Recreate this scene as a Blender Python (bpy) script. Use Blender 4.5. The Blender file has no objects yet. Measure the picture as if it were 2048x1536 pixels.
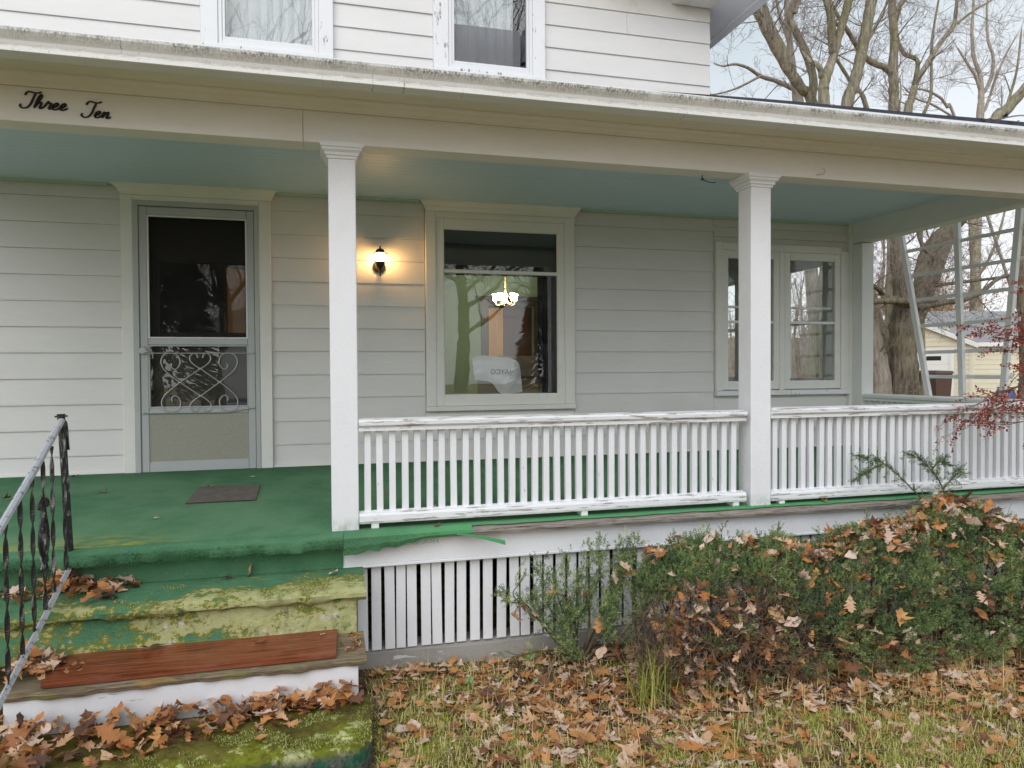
import bpy, math, random
import numpy as np
from mathutils import Vector, Matrix

random.seed(7); RNG = np.random.default_rng(11)
SC = bpy.context.scene; COL = SC.collection
R = math.radians

# ------------------------------------------------------------------ camera, sky, sun, exposure
CAM = np.array([-0.0489, -4.2026, 0.9128]); F = 1440.0
AX = np.array([[0.96669, -0.25588, -0.00619], [0.01069, 0.01622, 0.99981], [0.25573, 0.96657, -0.01842]])
cam = bpy.data.cameras.new('camera'); cam_o = bpy.data.objects.new('camera', cam); COL.objects.link(cam_o)
cam.sensor_width = 36; cam.lens = 36 * F / 2048; cam.clip_start = .05; cam.clip_end = 600
r_, u_, f_ = AX
m = Matrix(((r_[0], u_[0], -f_[0], CAM[0]), (r_[1], u_[1], -f_[1], CAM[1]), (r_[2], u_[2], -f_[2], CAM[2]), (0, 0, 0, 1)))
cam_o.matrix_world = m; SC.camera = cam_o

SUN_EL, SUN_AZ = R(36), R(203)
w = bpy.data.worlds.new('World'); SC.world = w; w.use_nodes = True
nt = w.node_tree; nt.nodes.clear()
def wn(t): return nt.nodes.new(t)
out = wn('ShaderNodeOutputWorld'); bg = wn('ShaderNodeBackground'); sky = wn('ShaderNodeTexSky')
sky.sky_type = 'NISHITA'; sky.sun_disc = False; sky.sun_elevation = SUN_EL; sky.sun_rotation = SUN_AZ; sky.dust_density = 3
tc = wn('ShaderNodeTexCoord'); sep = wn('ShaderNodeSeparateXYZ'); nt.links.new(tc.outputs['Generated'], sep.inputs[0])
mp = wn('ShaderNodeMapRange'); mp.inputs[1].default_value = .05; mp.inputs[2].default_value = .5
nt.links.new(sep.outputs[2], mp.inputs[0])
no = wn('ShaderNodeTexNoise'); no.inputs['Scale'].default_value = 2.2; no.inputs['Detail'].default_value = 5
nt.links.new(tc.outputs['Generated'], no.inputs['Vector'])
ad = wn('ShaderNodeMath'); ad.operation = 'MULTIPLY_ADD'; ad.inputs[1].default_value = .9; ad.inputs[2].default_value = -.42
nt.links.new(no.outputs[0], ad.inputs[0])
a2 = wn('ShaderNodeMath'); a2.operation = 'ADD'; a2.use_clamp = True
nt.links.new(mp.outputs[0], a2.inputs[0]); nt.links.new(ad.outputs[0], a2.inputs[1])
cl = wn('ShaderNodeMix'); cl.data_type = 'RGBA'; cl.inputs[6].default_value = (7.0, 7.05, 7.3, 1); cl.inputs[7].default_value = (3.35, 3.9, 4.15, 1)
nt.links.new(a2.outputs[0], cl.inputs[0])
mx = wn('ShaderNodeMix'); mx.data_type = 'RGBA'; mx.inputs[0].default_value = .9
nt.links.new(sky.outputs[0], mx.inputs[6]); nt.links.new(cl.outputs[2], mx.inputs[7])
nt.links.new(mx.outputs[2], bg.inputs[0]); bg.inputs[1].default_value = .1; nt.links.new(bg.outputs[0], out.inputs[0])

sl = bpy.data.lights.new('sun', 'SUN'); sl.energy = 1.5; sl.angle = R(70); sl.color = (1, .985, .98)
so = bpy.data.objects.new('sun', sl); COL.objects.link(so)
sd = Vector((math.sin(SUN_AZ) * math.cos(SUN_EL), math.cos(SUN_AZ) * math.cos(SUN_EL), math.sin(SUN_EL)))
so.rotation_euler = (-sd).to_track_quat('-Z', 'Y').to_euler(); so.location = sd * 40
vs = SC.view_settings; vs.view_transform = 'Standard'; vs.look = 'None'; vs.exposure = 0.82; vs.gamma = 1; vs.use_curve_mapping = False
SC.cycles.max_bounces = 8; SC.cycles.transparent_max_bounces = 16; SC.cycles.sample_clamp_indirect = 6
try: SC.cycles.use_denoising = True
except Exception: pass

def at(u, v, axis, val):
    """the point seen at photo pixel (u, v) on the plane axis = val (used to lay out the far trees)"""
    d = AX.T @ np.array([(u - 1024) / F, -(v - 768) / F, 1.0]); t = (val - CAM[axis]) / d[axis]
    return CAM + t * d

# ------------------------------------------------------------------ materials
MATS = {}
class NT:
    def __init__(s, name):
        s.m = bpy.data.materials.new(name); s.m.use_nodes = True; s.t = s.m.node_tree; s.t.nodes.clear()
        s.out = s.n('ShaderNodeOutputMaterial'); s.geo = s.n('ShaderNodeNewGeometry')
        MATS[name] = s.m
    def n(s, t): return s.t.nodes.new(t)
    def l(s, a, b): s.t.links.new(a, b)
    def pos(s, sc=(1, 1, 1)):
        mpn = s.n('ShaderNodeMapping'); mpn.inputs['Scale'].default_value = sc; s.l(s.geo.outputs['Position'], mpn.inputs[0]); return mpn.outputs[0]
    def noise(s, scale, sc=(1, 1, 1), detail=4, rough=.55):
        t = s.n('ShaderNodeTexNoise'); t.inputs['Scale'].default_value = scale; t.inputs['Detail'].default_value = detail
        t.inputs['Roughness'].default_value = rough; s.l(s.pos(sc), t.inputs['Vector']); return t.outputs[0]
    def rng(s, v, lo, hi, a=0., b=1.):
        t = s.n('ShaderNodeMapRange'); t.inputs[1].default_value = lo; t.inputs[2].default_value = hi
        t.inputs[3].default_value = a; t.inputs[4].default_value = b; s.l(v, t.inputs[0]); return t.outputs[0]
    def mul(s, a, b, op='MULTIPLY'):
        t = s.n('ShaderNodeMath'); t.operation = op
        for i, q in enumerate((a, b)):
            if isinstance(q, (int, float)): t.inputs[i].default_value = q
            else: s.l(q, t.inputs[i])
        t.use_clamp = True; return t.outputs[0]
    def mix(s, fac, a, b):
        t = s.n('ShaderNodeMix'); t.data_type = 'RGBA'
        for i, q in ((0, fac), (6, a), (7, b)):
            if isinstance(q, (int, float)): t.inputs[i].default_value = q
            elif isinstance(q, tuple): t.inputs[i].default_value = (*q[:3], 1)
            else: s.l(q, t.inputs[i])
        return t.outputs[2]
    def axis(s, i):
        t = s.n('ShaderNodeSeparateXYZ'); s.l(s.geo.outputs['Position'], t.inputs[0]); return t.outputs[i]
    def ramp(s, v, stops):
        t = s.n('ShaderNodeValToRGB'); e = t.color_ramp.elements
        while len(e) < len(stops): e.new(.5)
        for i, (p, c) in enumerate(stops): e[i].position = p; e[i].color = (*c, 1)
        s.l(v, t.inputs[0]); return t.outputs[0]
    def bsdf(s, col, rough=.5, metal=0., bump=None, dist=.002, strength=1., spec=.5, trans=0.):
        b = s.n('ShaderNodeBsdfPrincipled')
        if isinstance(col, tuple): b.inputs['Base Color'].default_value = (*col, 1)
        else: s.l(col, b.inputs['Base Color'])
        if isinstance(rough, (int, float)): b.inputs['Roughness'].default_value = rough
        else: s.l(rough, b.inputs['Roughness'])
        b.inputs['Metallic'].default_value = metal; b.inputs['Specular IOR Level'].default_value = spec
        if bump is not None:
            bn = s.n('ShaderNodeBump'); bn.inputs['Distance'].default_value = dist; bn.inputs['Strength'].default_value = strength
            s.l(bump, bn.inputs['Height']); s.l(bn.outputs[0], b.inputs['Normal'])
        return b
    def done(s, sh): s.l(sh.outputs[0] if hasattr(sh, 'outputs') else sh, s.out.inputs[0]); return s.m

def paint(name, col, rough=.5, var=.08, grain=(1, 1, 1), bs=60, bd=.0015, dirt=0., dirtcol=(.2, .17, .12), peel=None, peelcol=(.33, .29, .26), pscale=(4, 30, 30)):
    s = NT(name)
    n1 = s.noise(2.3, grain); c = s.mix(s.rng(n1, .3, .7), tuple(x * (1 - var) for x in col), col)
    sp = s.rng(s.noise(95, (1, 1, 1), 2), .70, .76)          # small specks and fly spots
    c = s.mix(s.mul(sp, .35), c, dirtcol)
    if dirt:
        c = s.mix(s.mul(s.rng(s.noise(5, grain, 6, .7), .52, .75), dirt), c, dirtcol)
    if name == 'white_paint':      # scuffed, dirty column feet
        zz = s.axis(2); ft = s.mul(s.mul(s.rng(zz, .09, .01), s.rng(zz, -.03, -.01)), s.rng(s.noise(22, (1, 1, .5), 5, .7), .40, .62)); c = s.mix(s.mul(ft, .7), c, (.30, .31, .25))
    h = s.noise(bs, grain, 5, .6)
    if peel:
        pm = s.rng(s.noise(1., pscale, 6, .65), peel, peel + .03)
        wood = s.mix(s.noise(1., (6, 160, 160), 4), tuple(x * .55 for x in peelcol), peelcol)
        c = s.mix(pm, c, wood); h = s.mul(h, s.mul(1., pm, 'SUBTRACT'))
    return s.done(s.bsdf(c, rough, bump=h, dist=bd, strength=.7))

paint('white_paint', (.79, .80, .84), .5, .05, bs=45, bd=.004, dirt=.10, dirtcol=(.45, .42, .38))
paint('rail_paint', (.79, .80, .84), .5, .06, bs=70, bd=.002, peel=.69, pscale=(40, 40, 9))
paint('rail_paint_worn', (.79, .80, .83), .55, .08, bs=70, bd=.002, peel=.56, pscale=(5, 45, 55), peelcol=(.48, .44, .42))
paint('window_peel', (.78, .79, .81), .5, .06, bs=70, bd=.002, peel=.60, pscale=(22, 22, 7), peelcol=(.36, .36, .38))
paint('siding', (.71, .70, .695), .42, .06, grain=(.5, 1, 1.5), bs=9, bd=.004, dirt=.10, dirtcol=(.50, .46, .40))
paint('siding_stained', (.75, .73, .68), .45, .10, grain=(1, 1, 1), bs=35, bd=.0008, dirt=.45, dirtcol=(.45, .36, .24))
paint('trim', (.78, .775, .745), .5, .06, bs=60, bd=.002, dirt=.15, dirtcol=(.4, .36, .28))
paint('beam_paint', (.83, .815, .80), .55, .07, grain=(.6, 1, 2), bs=40, bd=.001, dirt=.18, dirtcol=(.55, .46, .32))
paint('soffit_paint', (.85, .80, .72), .6, .07, grain=(.5, 1, 2), bs=40, bd=.001, dirt=.2, dirtcol=(.45, .37, .25))
paint('side_paint', (.74, .76, .75), .5, .06, bs=60, bd=.001, dirt=.12, dirtcol=(.4, .4, .36))
paint('wing_paint', (.70, .70, .66), .6, .05)
paint('garage_yellow', (.74, .69, .54), .6, .05)
paint('garage_white', (.80, .80, .78), .5, .03)
paint('riser_paint', (.72, .73, .77), .55, .1, bs=30, bd=.001, dirt=.35, dirtcol=(.45, .43, .36), peel=.66, peelcol=(.5, .42, .3))
paint('concrete', (.34, .32, .30), .9, .2, bs=60, bd=.004, dirt=.4, dirtcol=(.2, .18, .15), peel=.63, peelcol=(.75, .74, .72), pscale=(5, 18, 18))
paint('aluminium', (.45, .47, .48), .42, .06, grain=(1, 1, 1), bs=180, bd=.0004, dirt=.2, dirtcol=(.26, .26, .26))
paint('aluminium_white', (.74, .75, .78), .35, .04, bs=80, bd=.0003)
paint('trellis_paint', (.72, .74, .74), .55, .06)
paint('inner_wood_dark', (.035, .022, .012), .4, .3, grain=(6, 6, 1))
paint('orange_wood', (.80, .40, .09), .4, .15, grain=(10, 10, 1))
paint('brown_wood', (.13, .055, .025), .4, .3, grain=(10, 10, 1))
paint('green_wall', (.24, .33, .21), .8, .04)
paint('room_dark', (.10, .08, .06), .7, .1)
paint('shade_cloth', (.018, .022, .020), .9, .1)
paint('drape', (.025, .025, .03), .9, .3, grain=(30, 1, 1))
paint('curtain_grey', (.50, .51, .55), .9, .08)
paint('asphalt', (.06, .06, .06), .9, .2)
paint('camper_white', (.75, .76, .80), .35, .03)
paint('dark_plastic', (.03, .03, .032), .5, .1)
paint('bin_brown', (.10, .055, .04), .5, .1)
paint('bin_yellow', (.75, .55, .04), .5, .1)
paint('bin_blue', (.03, .10, .25), .5, .1)
paint('bronze', (.035, .022, .015), .4, .3, bs=120, bd=.0005)
paint('letter_black', (.012, .012, .013), .35, .2, bs=150, bd=.0005)
paint('brass', (.65, .45, .15), .3, .1)

s = NT('ceiling_paint')                                        # haint-blue beadboard
c = s.mix(s.noise(1.5, (.3, 3, 1)), (.53, .67, .80), (.59, .73, .86))
s.done(s.bsdf(c, .45, bump=s.noise(30, (.2, 3, 1)), dist=.0006))

s = NT('ceiling_moulding_paint'); s.done(s.bsdf((.40, .52, .44), .5))

s = NT('gutter_metal')                                         # white enamel with mildew under the lip and runs of dirt
z = s.axis(2)
c = s.mix(s.noise(3, (.5, 1, 1)), (.74, .74, .73), (.80, .80, .80))
band = s.mul(s.rng(z, 2.41, 2.452), s.rng(s.noise(1., (9, 1, 5), 6), .26, .56))
band = s.mul(band, s.rng(z, 2.462, 2.452)); band = s.mul(band, 1.15)
grit = s.rng(s.noise(1., (95, 30, 60), 6, .85), .42, .58)
c = s.mix(s.mul(band, s.mul(grit, .95)), c, (.07, .06, .035))
runs = s.mul(s.rng(s.noise(1., (26, 1, 2.5), 3), .66, .72), s.rng(s.noise(1., (160, 60, 100), 3), .45, .6))
c = s.mix(s.mul(runs, .8), c, (.10, .085, .05))
low = s.mul(s.rng(z, 2.402, 2.388), s.rng(z, 2.380, 2.386)); c = s.mix(s.mul(low, s.rng(s.noise(1., (20, 20, 40), 5), .4, .7, .1, .7)), c, (.30, .25, .16))
sp = s.rng(s.noise(130, (1, 1, 1), 3), .66, .72); c = s.mix(s.mul(sp, .8), c, (.09, .08, .05))
s.done(s.bsdf(c, .4))

s = NT('guard_mesh')
wv = s.n('ShaderNodeTexWave'); wv.wave_type = 'BANDS'; wv.inputs['Scale'].default_value = 14; s.l(s.pos(), wv.inputs[0])
c = s.mix(s.rng(wv.outputs[1], .62, .8), (.80, .81, .84), (.38, .39, .42)); s.done(s.bsdf(c, .5))

s = NT('roof_grey'); s.done(s.bsdf(s.mix(s.noise(40), (.26, .26, .28), (.36, .36, .38)), .9))
s = NT('shingle'); c = s.mix(s.noise(60), (.02, .02, .035), (.07, .07, .085)); s.done(s.bsdf(c, .9, bump=s.noise(200), dist=.003))

def carpet(name, moss):
    s = NT(name); f1 = s.noise(150, (1, 1, 1), 5, .85); f2 = s.noise(6, (1, 1, 1), 5)
    c = s.mix(s.rng(f1, .3, .7), (.032, .115, .058), (.11, .26, .14))
    c = s.mix(s.rng(f2, .35, .75, 0, .55), c, (.14, .28, .16))
    crumbs = s.rng(s.noise(55, (1, 1, 1), 2), .735, .76); c = s.mix(s.mul(crumbs, .7), c, (.45, .36, .22))
    if moss != 'tread': c = s.mix(s.mul(s.rng(s.axis(1), .06, -.02), s.mul(s.rng(s.axis(0), .1, .9), .62)), c, s.mix(f1, (.08, .37, .13), (.14, .46, .19)))  # sunlight on the front strip, painted in as brighter green towards the right
    if moss == 'deck':       # yellow moss along the front edge near the handrail
        mk = s.mul(s.rng(s.axis(1), .30, -.06), s.rng(s.axis(0), -.72, -1.15))
        mk = s.mul(mk, s.rng(s.noise(9, (1, 2.2, 1), 6, .65), .42, .60)); c = s.mix(mk, c, (.42, .40, .06))
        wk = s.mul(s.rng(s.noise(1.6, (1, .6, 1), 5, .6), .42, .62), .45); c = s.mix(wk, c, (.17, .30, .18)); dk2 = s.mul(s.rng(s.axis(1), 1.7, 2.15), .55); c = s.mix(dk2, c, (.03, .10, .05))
    if moss == 'tread':
        big = s.noise(4.2, (1, 1.3, 1.8), 7, .68); fine = s.noise(38, (1, 1, 1), 4, .7)
        nz = s.n('ShaderNodeMath'); nz.operation = 'MULTIPLY_ADD'; s.l(fine, nz.inputs[0]); nz.inputs[1].default_value = .45; s.l(big, nz.inputs[2])
        k = nz.outputs[0]
        yl = s.mix(s.noise(28, detail=5), (.29, .31, .12), (.50, .49, .27)); ol = s.mix(s.noise(60), (.15, .14, .02), (.28, .25, .03))
        e0 = s.rng(s.axis(1), -.10, -.33, -.13, .12); e1 = s.rng(s.axis(0), -1.0, .1, -.09, .05); ea = s.n('ShaderNodeMath'); s.l(e0, ea.inputs[0]); s.l(e1, ea.inputs[1]); edge = ea.outputs[0]
        kk = s.n('ShaderNodeMath'); kk.operation = 'ADD'; s.l(k, kk.inputs[0]); s.l(edge, kk.inputs[1])
        c = s.mix(s.rng(kk.outputs[0], .715, .75), c, ol)
        c = s.mix(s.rng(kk.outputs[0], .765, .80), c, yl); c = s.mix(s.mul(s.rng(s.noise(13, (1, 1, .6), 6, .75), .54, .66), .75), c, s.mix(fine, (.05, .10, .045), (.16, .17, .06)))
        wh = s.mul(s.rng(s.noise(7, (1, 1, 1.4), 6, .7), .60, .64), s.rng(s.axis(2), -.25, -.29))
        c = s.mix(s.mul(wh, s.rng(fine, .4, .6)), c, (.55, .52, .50))
        h = s.mul(k, .9)
        return s.done(s.bsdf(c, .95, bump=h, dist=.02, strength=1., spec=.1))
    return s.done(s.bsdf(c, .95, bump=f1, dist=.004, strength=.8, spec=.1))
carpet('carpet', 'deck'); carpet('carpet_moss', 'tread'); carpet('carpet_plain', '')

s = NT('weathered_wood')
g = s.noise(1., (5, 120, 120), 6, .65); c = s.ramp(g, [(.25, (.055, .04, .03)), (.5, (.20, .15, .10)), (.75, (.36, .29, .20))])
c = s.mix(s.rng(s.noise(7, (1, 2, 2), 6), .48, .66, 0, .85), c, (.22, .22, .07))
c = s.mix(s.rng(s.noise(5, (1, 3, 3), 4), .58, .68, 0, .8), c, (.42, .22, .07))
s.done(s.bsdf(c, .9, bump=g, dist=.012, strength=1.))
s = NT('grey_wood')
g = s.noise(1., (5, 140, 160), 6, .65); c = s.ramp(g, [(.3, (.05, .04, .035)), (.5, (.30, .26, .23)), (.75, (.46, .42, .38))])
s.done(s.bsdf(c, .9, bump=g, dist=.008, strength=1.))
s = NT('red_board')
g = s.noise(1., (4, 70, 70), 5, .6); c = s.ramp(g, [(.3, (.075, .015, .008)), (.5, (.20, .050, .022)), (.75, (.30, .095, .05))])
c = s.mix(s.rng(s.noise(6, (1, 3, 1), 4), .5, .7, 0, .5), c, (.27, .11, .075))
s.done(s.bsdf(c, .26, bump=g, dist=.002))

s = NT('slab_moss')
k = s.noise(5, (1, 1, 1), 7, .7); fine = s.noise(45, (1, 1, 1), 5, .7)
c = s.mix(s.rng(k, .3, .6), (.075, .06, .02), (.15, .13, .03))
yl = s.mix(s.noise(30, detail=5), (.30, .32, .10), (.58, .58, .34)); gr = s.mix(s.noise(50), (.09, .11, .01), (.24, .25, .03))
edge = s.rng(s.axis(1), -.80, -1.0, -.10, .08); side = s.rng(s.axis(0), -.55, .10, -.08, .10)
a = s.n('ShaderNodeMath'); s.l(s.noise(4.5, (1, 1, 1), 6, .7), a.inputs[0]); s.l(edge, a.inputs[1])
b = s.n('ShaderNodeMath'); s.l(a.outputs[0], b.inputs[0]); s.l(side, b.inputs[1])
c = s.mix(s.rng(b.outputs[0], .49, .54), c, gr); c = s.mix(s.rng(s.noise(9, (1, 1, 1), 6, .7), .52, .57), c, s.mix(s.rng(b.outputs[0], .5, .56), c, yl))
sd_ = s.rng(s.axis(2), -.735, -.775); dk = s.mix(s.rng(fine, .3, .7), (.035, .04, .035), (.13, .15, .12))
dk = s.mix(s.rng(s.noise(8), .5, .6), dk, (.02, .10, .06)); c = s.mix(sd_, c, dk)
s.done(s.bsdf(c, .95, bump=s.mul(fine, k, 'ADD'), dist=.02, strength=1., spec=.1))

s = NT('kick_metal')                                           # speckled galvanised kick panel
c = s.mix(s.noise(110, detail=3, rough=.8), (.12, .12, .10), (.52, .51, .44)); c = s.mix(s.rng(s.noise(4), .4, .7, 0, .4), c, (.33, .32, .25))
s.done(s.bsdf(c, .5, metal=.3, bump=s.noise(300), dist=.001))
s = NT('scroll_metal'); s.done(s.bsdf((.48, .49, .50), .35, metal=.4))
s = NT('mat_rubber'); s.done(s.bsdf(s.mix(s.noise(20), (.045, .04, .036), (.13, .11, .095)), .8))
s = NT('iron')                                                  # black paint worn to grey metal
k = s.noise(1., (34, 34, 20), 6, .7); c = s.mix(s.rng(k, .55, .68), (.018, .02, .022), (.36, .37, .40))
c = s.mix(s.rng(s.noise(14), .62, .68), c, (.13, .05, .025)); s.done(s.bsdf(c, .4, metal=.2, bump=k, dist=.002))
s = NT('iron_worn'); k = s.noise(1., (26, 26, 14), 6, .75); c = s.mix(s.rng(k, .54, .64), (.46, .47, .52), (.03, .033, .036)); s.done(s.bsdf(c, .4, metal=.15, bump=k, dist=.002))
s = NT('iron_dark'); k = s.noise(1., (30, 30, 9), 5); c = s.mix(s.rng(k, .55, .62), (.022, .022, .022), (.22, .20, .19)); s.done(s.bsdf(c, .4, metal=.3, bump=k, dist=.001))

def glass(name, tint=(1, 1, 1), k=1.0, dust=0.):
    s = NT(name); lw = s.n('ShaderNodeLayerWeight'); lw.inputs[0].default_value = .5; p5 = s.n('ShaderNodeMath'); p5.operation = 'POWER'; s.l(lw.outputs['Facing'], p5.inputs[0]); p5.inputs[1].default_value = 5.
    sch = s.n('ShaderNodeMath'); sch.operation = 'MULTIPLY_ADD'; s.l(p5.outputs[0], sch.inputs[0]); sch.inputs[1].default_value = .957; sch.inputs[2].default_value = .043
    fac = s.mul(sch.outputs[0], k); tr = s.n('ShaderNodeBsdfTransparent'); tr.inputs[0].default_value = (*tint, 1)
    gl = s.n('ShaderNodeBsdfGlossy'); gl.inputs['Roughness'].default_value = .0
    bn = s.n('ShaderNodeBump'); bn.inputs['Distance'].default_value = .004; bn.inputs['Strength'].default_value = .07; s.l(s.noise(5, (1, 1, 1), 1), bn.inputs['Height']); s.l(bn.outputs[0], gl.inputs['Normal'])
    ms = s.n('ShaderNodeMixShader'); s.l(fac, ms.inputs[0]); s.l(tr.outputs[0], ms.inputs[1]); s.l(gl.outputs[0], ms.inputs[2])
    o = ms
    if dust:
        df = s.n('ShaderNodeBsdfDiffuse'); df.inputs[0].default_value = (.5, .5, .48, 1); m2 = s.n('ShaderNodeMixShader')
        s.l(s.rng(s.noise(8, (1, 1, 1), 5), .4, .8, 0, dust), m2.inputs[0]); s.l(ms.outputs[0], m2.inputs[1]); s.l(df.outputs[0], m2.inputs[2]); o = m2
    s.done(o)
glass('glass', (.96, .98, .97), 1.8, .04); glass('glass_up', (.96, .98, .97), 1.3, .06); glass('glass_clear', (.97, .985, .98), .9, .06)
s = NT('screen_mesh'); tr = s.n('ShaderNodeBsdfTransparent'); df = s.n('ShaderNodeBsdfDiffuse'); df.inputs[0].default_value = (.03, .03, .03, 1)
ms = s.n('ShaderNodeMixShader'); ms.inputs[0].default_value = .32; s.l(tr.outputs[0], ms.inputs[1]); s.l(df.outputs[0], ms.inputs[2]); s.done(ms)
s = NT('screen_pale'); tr = s.n('ShaderNodeBsdfTransparent'); df = s.n('ShaderNodeBsdfDiffuse'); df.inputs[0].default_value = (.22, .22, .24, 1)
ms = s.n('ShaderNodeMixShader'); ms.inputs[0].default_value = .45; s.l(tr.outputs[0], ms.inputs[1]); s.l(df.outputs[0], ms.inputs[2]); s.done(ms)

def emit(name, col, st):
    s = NT(name); e = s.n('ShaderNodeEmission'); e.inputs[0].default_value = (*col, 1); e.inputs[1].default_value = st; s.done(e)
emit('lamp_glow', (1, .54, .18), 58); emit('shade_glow', (1, .88, .66), 85)

def bark(name, c0, c1, moss=.4):
    s = NT(name); g = s.noise(1., (14, 14, 2.5), 6, .7); c = s.mix(s.rng(g, .35, .65), c0, c1)
    c = s.mix(s.mul(s.rng(s.noise(1.1, detail=5), .42, .62), moss), c, (.17, .17, .06))
    s.done(s.bsdf(c, .95, bump=g, dist=.06, strength=1.))
bark('bark_grey', (.13, .115, .09), (.42, .37, .28), .45); bark('bark_dark', (.05, .042, .035), (.26, .215, .17), .35)
bark('bark_pale', (.20, .17, .15), (.45, .40, .34), .15); bark('twig', (.20, .155, .14), (.40, .32, .28), .12); bark('yew_stem', (.06, .04, .025), (.22, .16, .11), .2)
bark('dead_twig_bark', (.10, .065, .045), (.42, .31, .22), 0.)

def attr_mat(name, stops, rough=.7, trans=.0, objrand=False, vein=False):
    s = NT(name)
    if objrand: v = s.n('ShaderNodeObjectInfo').outputs['Random']
    else:
        a = s.n('ShaderNodeAttribute'); a.attribute_name = 'rnd'; v = a.outputs['Fac']
    c = s.ramp(v, stops)
    if vein: c = s.mix(s.rng(s.noise(40, detail=4), .45, .75, 0, .45), c, (.20, .10, .05))
    b = s.bsdf(c, rough, spec=.3, bump=s.noise(90, detail=2) if vein else None, dist=.003)
    if trans:
        tl = s.n('ShaderNodeBsdfTranslucent'); s.l(c, tl.inputs[0]); ms = s.n('ShaderNodeMixShader'); ms.inputs[0].default_value = trans
        s.l(b.outputs[0], ms.inputs[1]); s.l(tl.outputs[0], ms.inputs[2]); s.done(ms)
    else: s.done(b)
LEAF = [(0., (.09, .05, .04)), (.14, (.24, .105, .055)), (.3, (.50, .20, .06)), (.5, (.58, .29, .11)), (.7, (.66, .42, .26)), (1., (.74, .58, .50))]
attr_mat('leaf', LEAF, .65, .12, True, True); attr_mat('leaf_mass', LEAF, .65, .12, False, True)
attr_mat('yew_needles', [(0., (.045, .08, .042)), (.35, (.125, .195, .085)), (.7, (.25, .325, .12)), (1., (.46, .49, .18))], .5, .1)
attr_mat('grass_blades', [(0., (.17, .23, .03)), (.35, (.44, .46, .08)), (.6, (.60, .55, .19)), (1., (.66, .53, .31))], .7, .2)
attr_mat('red_leaves', [(0., (.16, .03, .02)), (.5, (.40, .08, .06)), (1., (.58, .20, .14))], .6, .25)
attr_mat('tan_leaves', [(0., (.30, .16, .06)), (1., (.55, .36, .18))], .7, .2)
attr_mat('dark_needles', [(0., (.012, .02, .012)), (1., (.035, .05, .025))], .7)
attr_mat('weed_green', [(0., (.22, .36, .14)), (1., (.42, .52, .26))], .6, .2)
s = NT('soil')
k = s.noise(7, detail=7, rough=.65); c = s.ramp(k, [(.3, (.05, .035, .022)), (.5, (.12, .075, .045)), (.7, (.24, .16, .10))])
c = s.mix(s.rng(s.noise(3.1, detail=6, rough=.65), .47, .60), c, s.mix(s.noise(45), (.20, .21, .035), (.42, .40, .11)))
c = s.mix(s.rng(s.axis(1), -1.7, -2.2), c, s.mix(s.noise(8, detail=6), (.22, .17, .07), (.42, .33, .19)))
far = s.rng(s.axis(1), 8, 25); c = s.mix(far, c, s.mix(s.noise(1.2, detail=6), (.22, .11, .045), (.42, .26, .13)))
s.done(s.bsdf(c, .95, bump=s.noise(60, detail=5), dist=.02, spec=.1))

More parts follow.
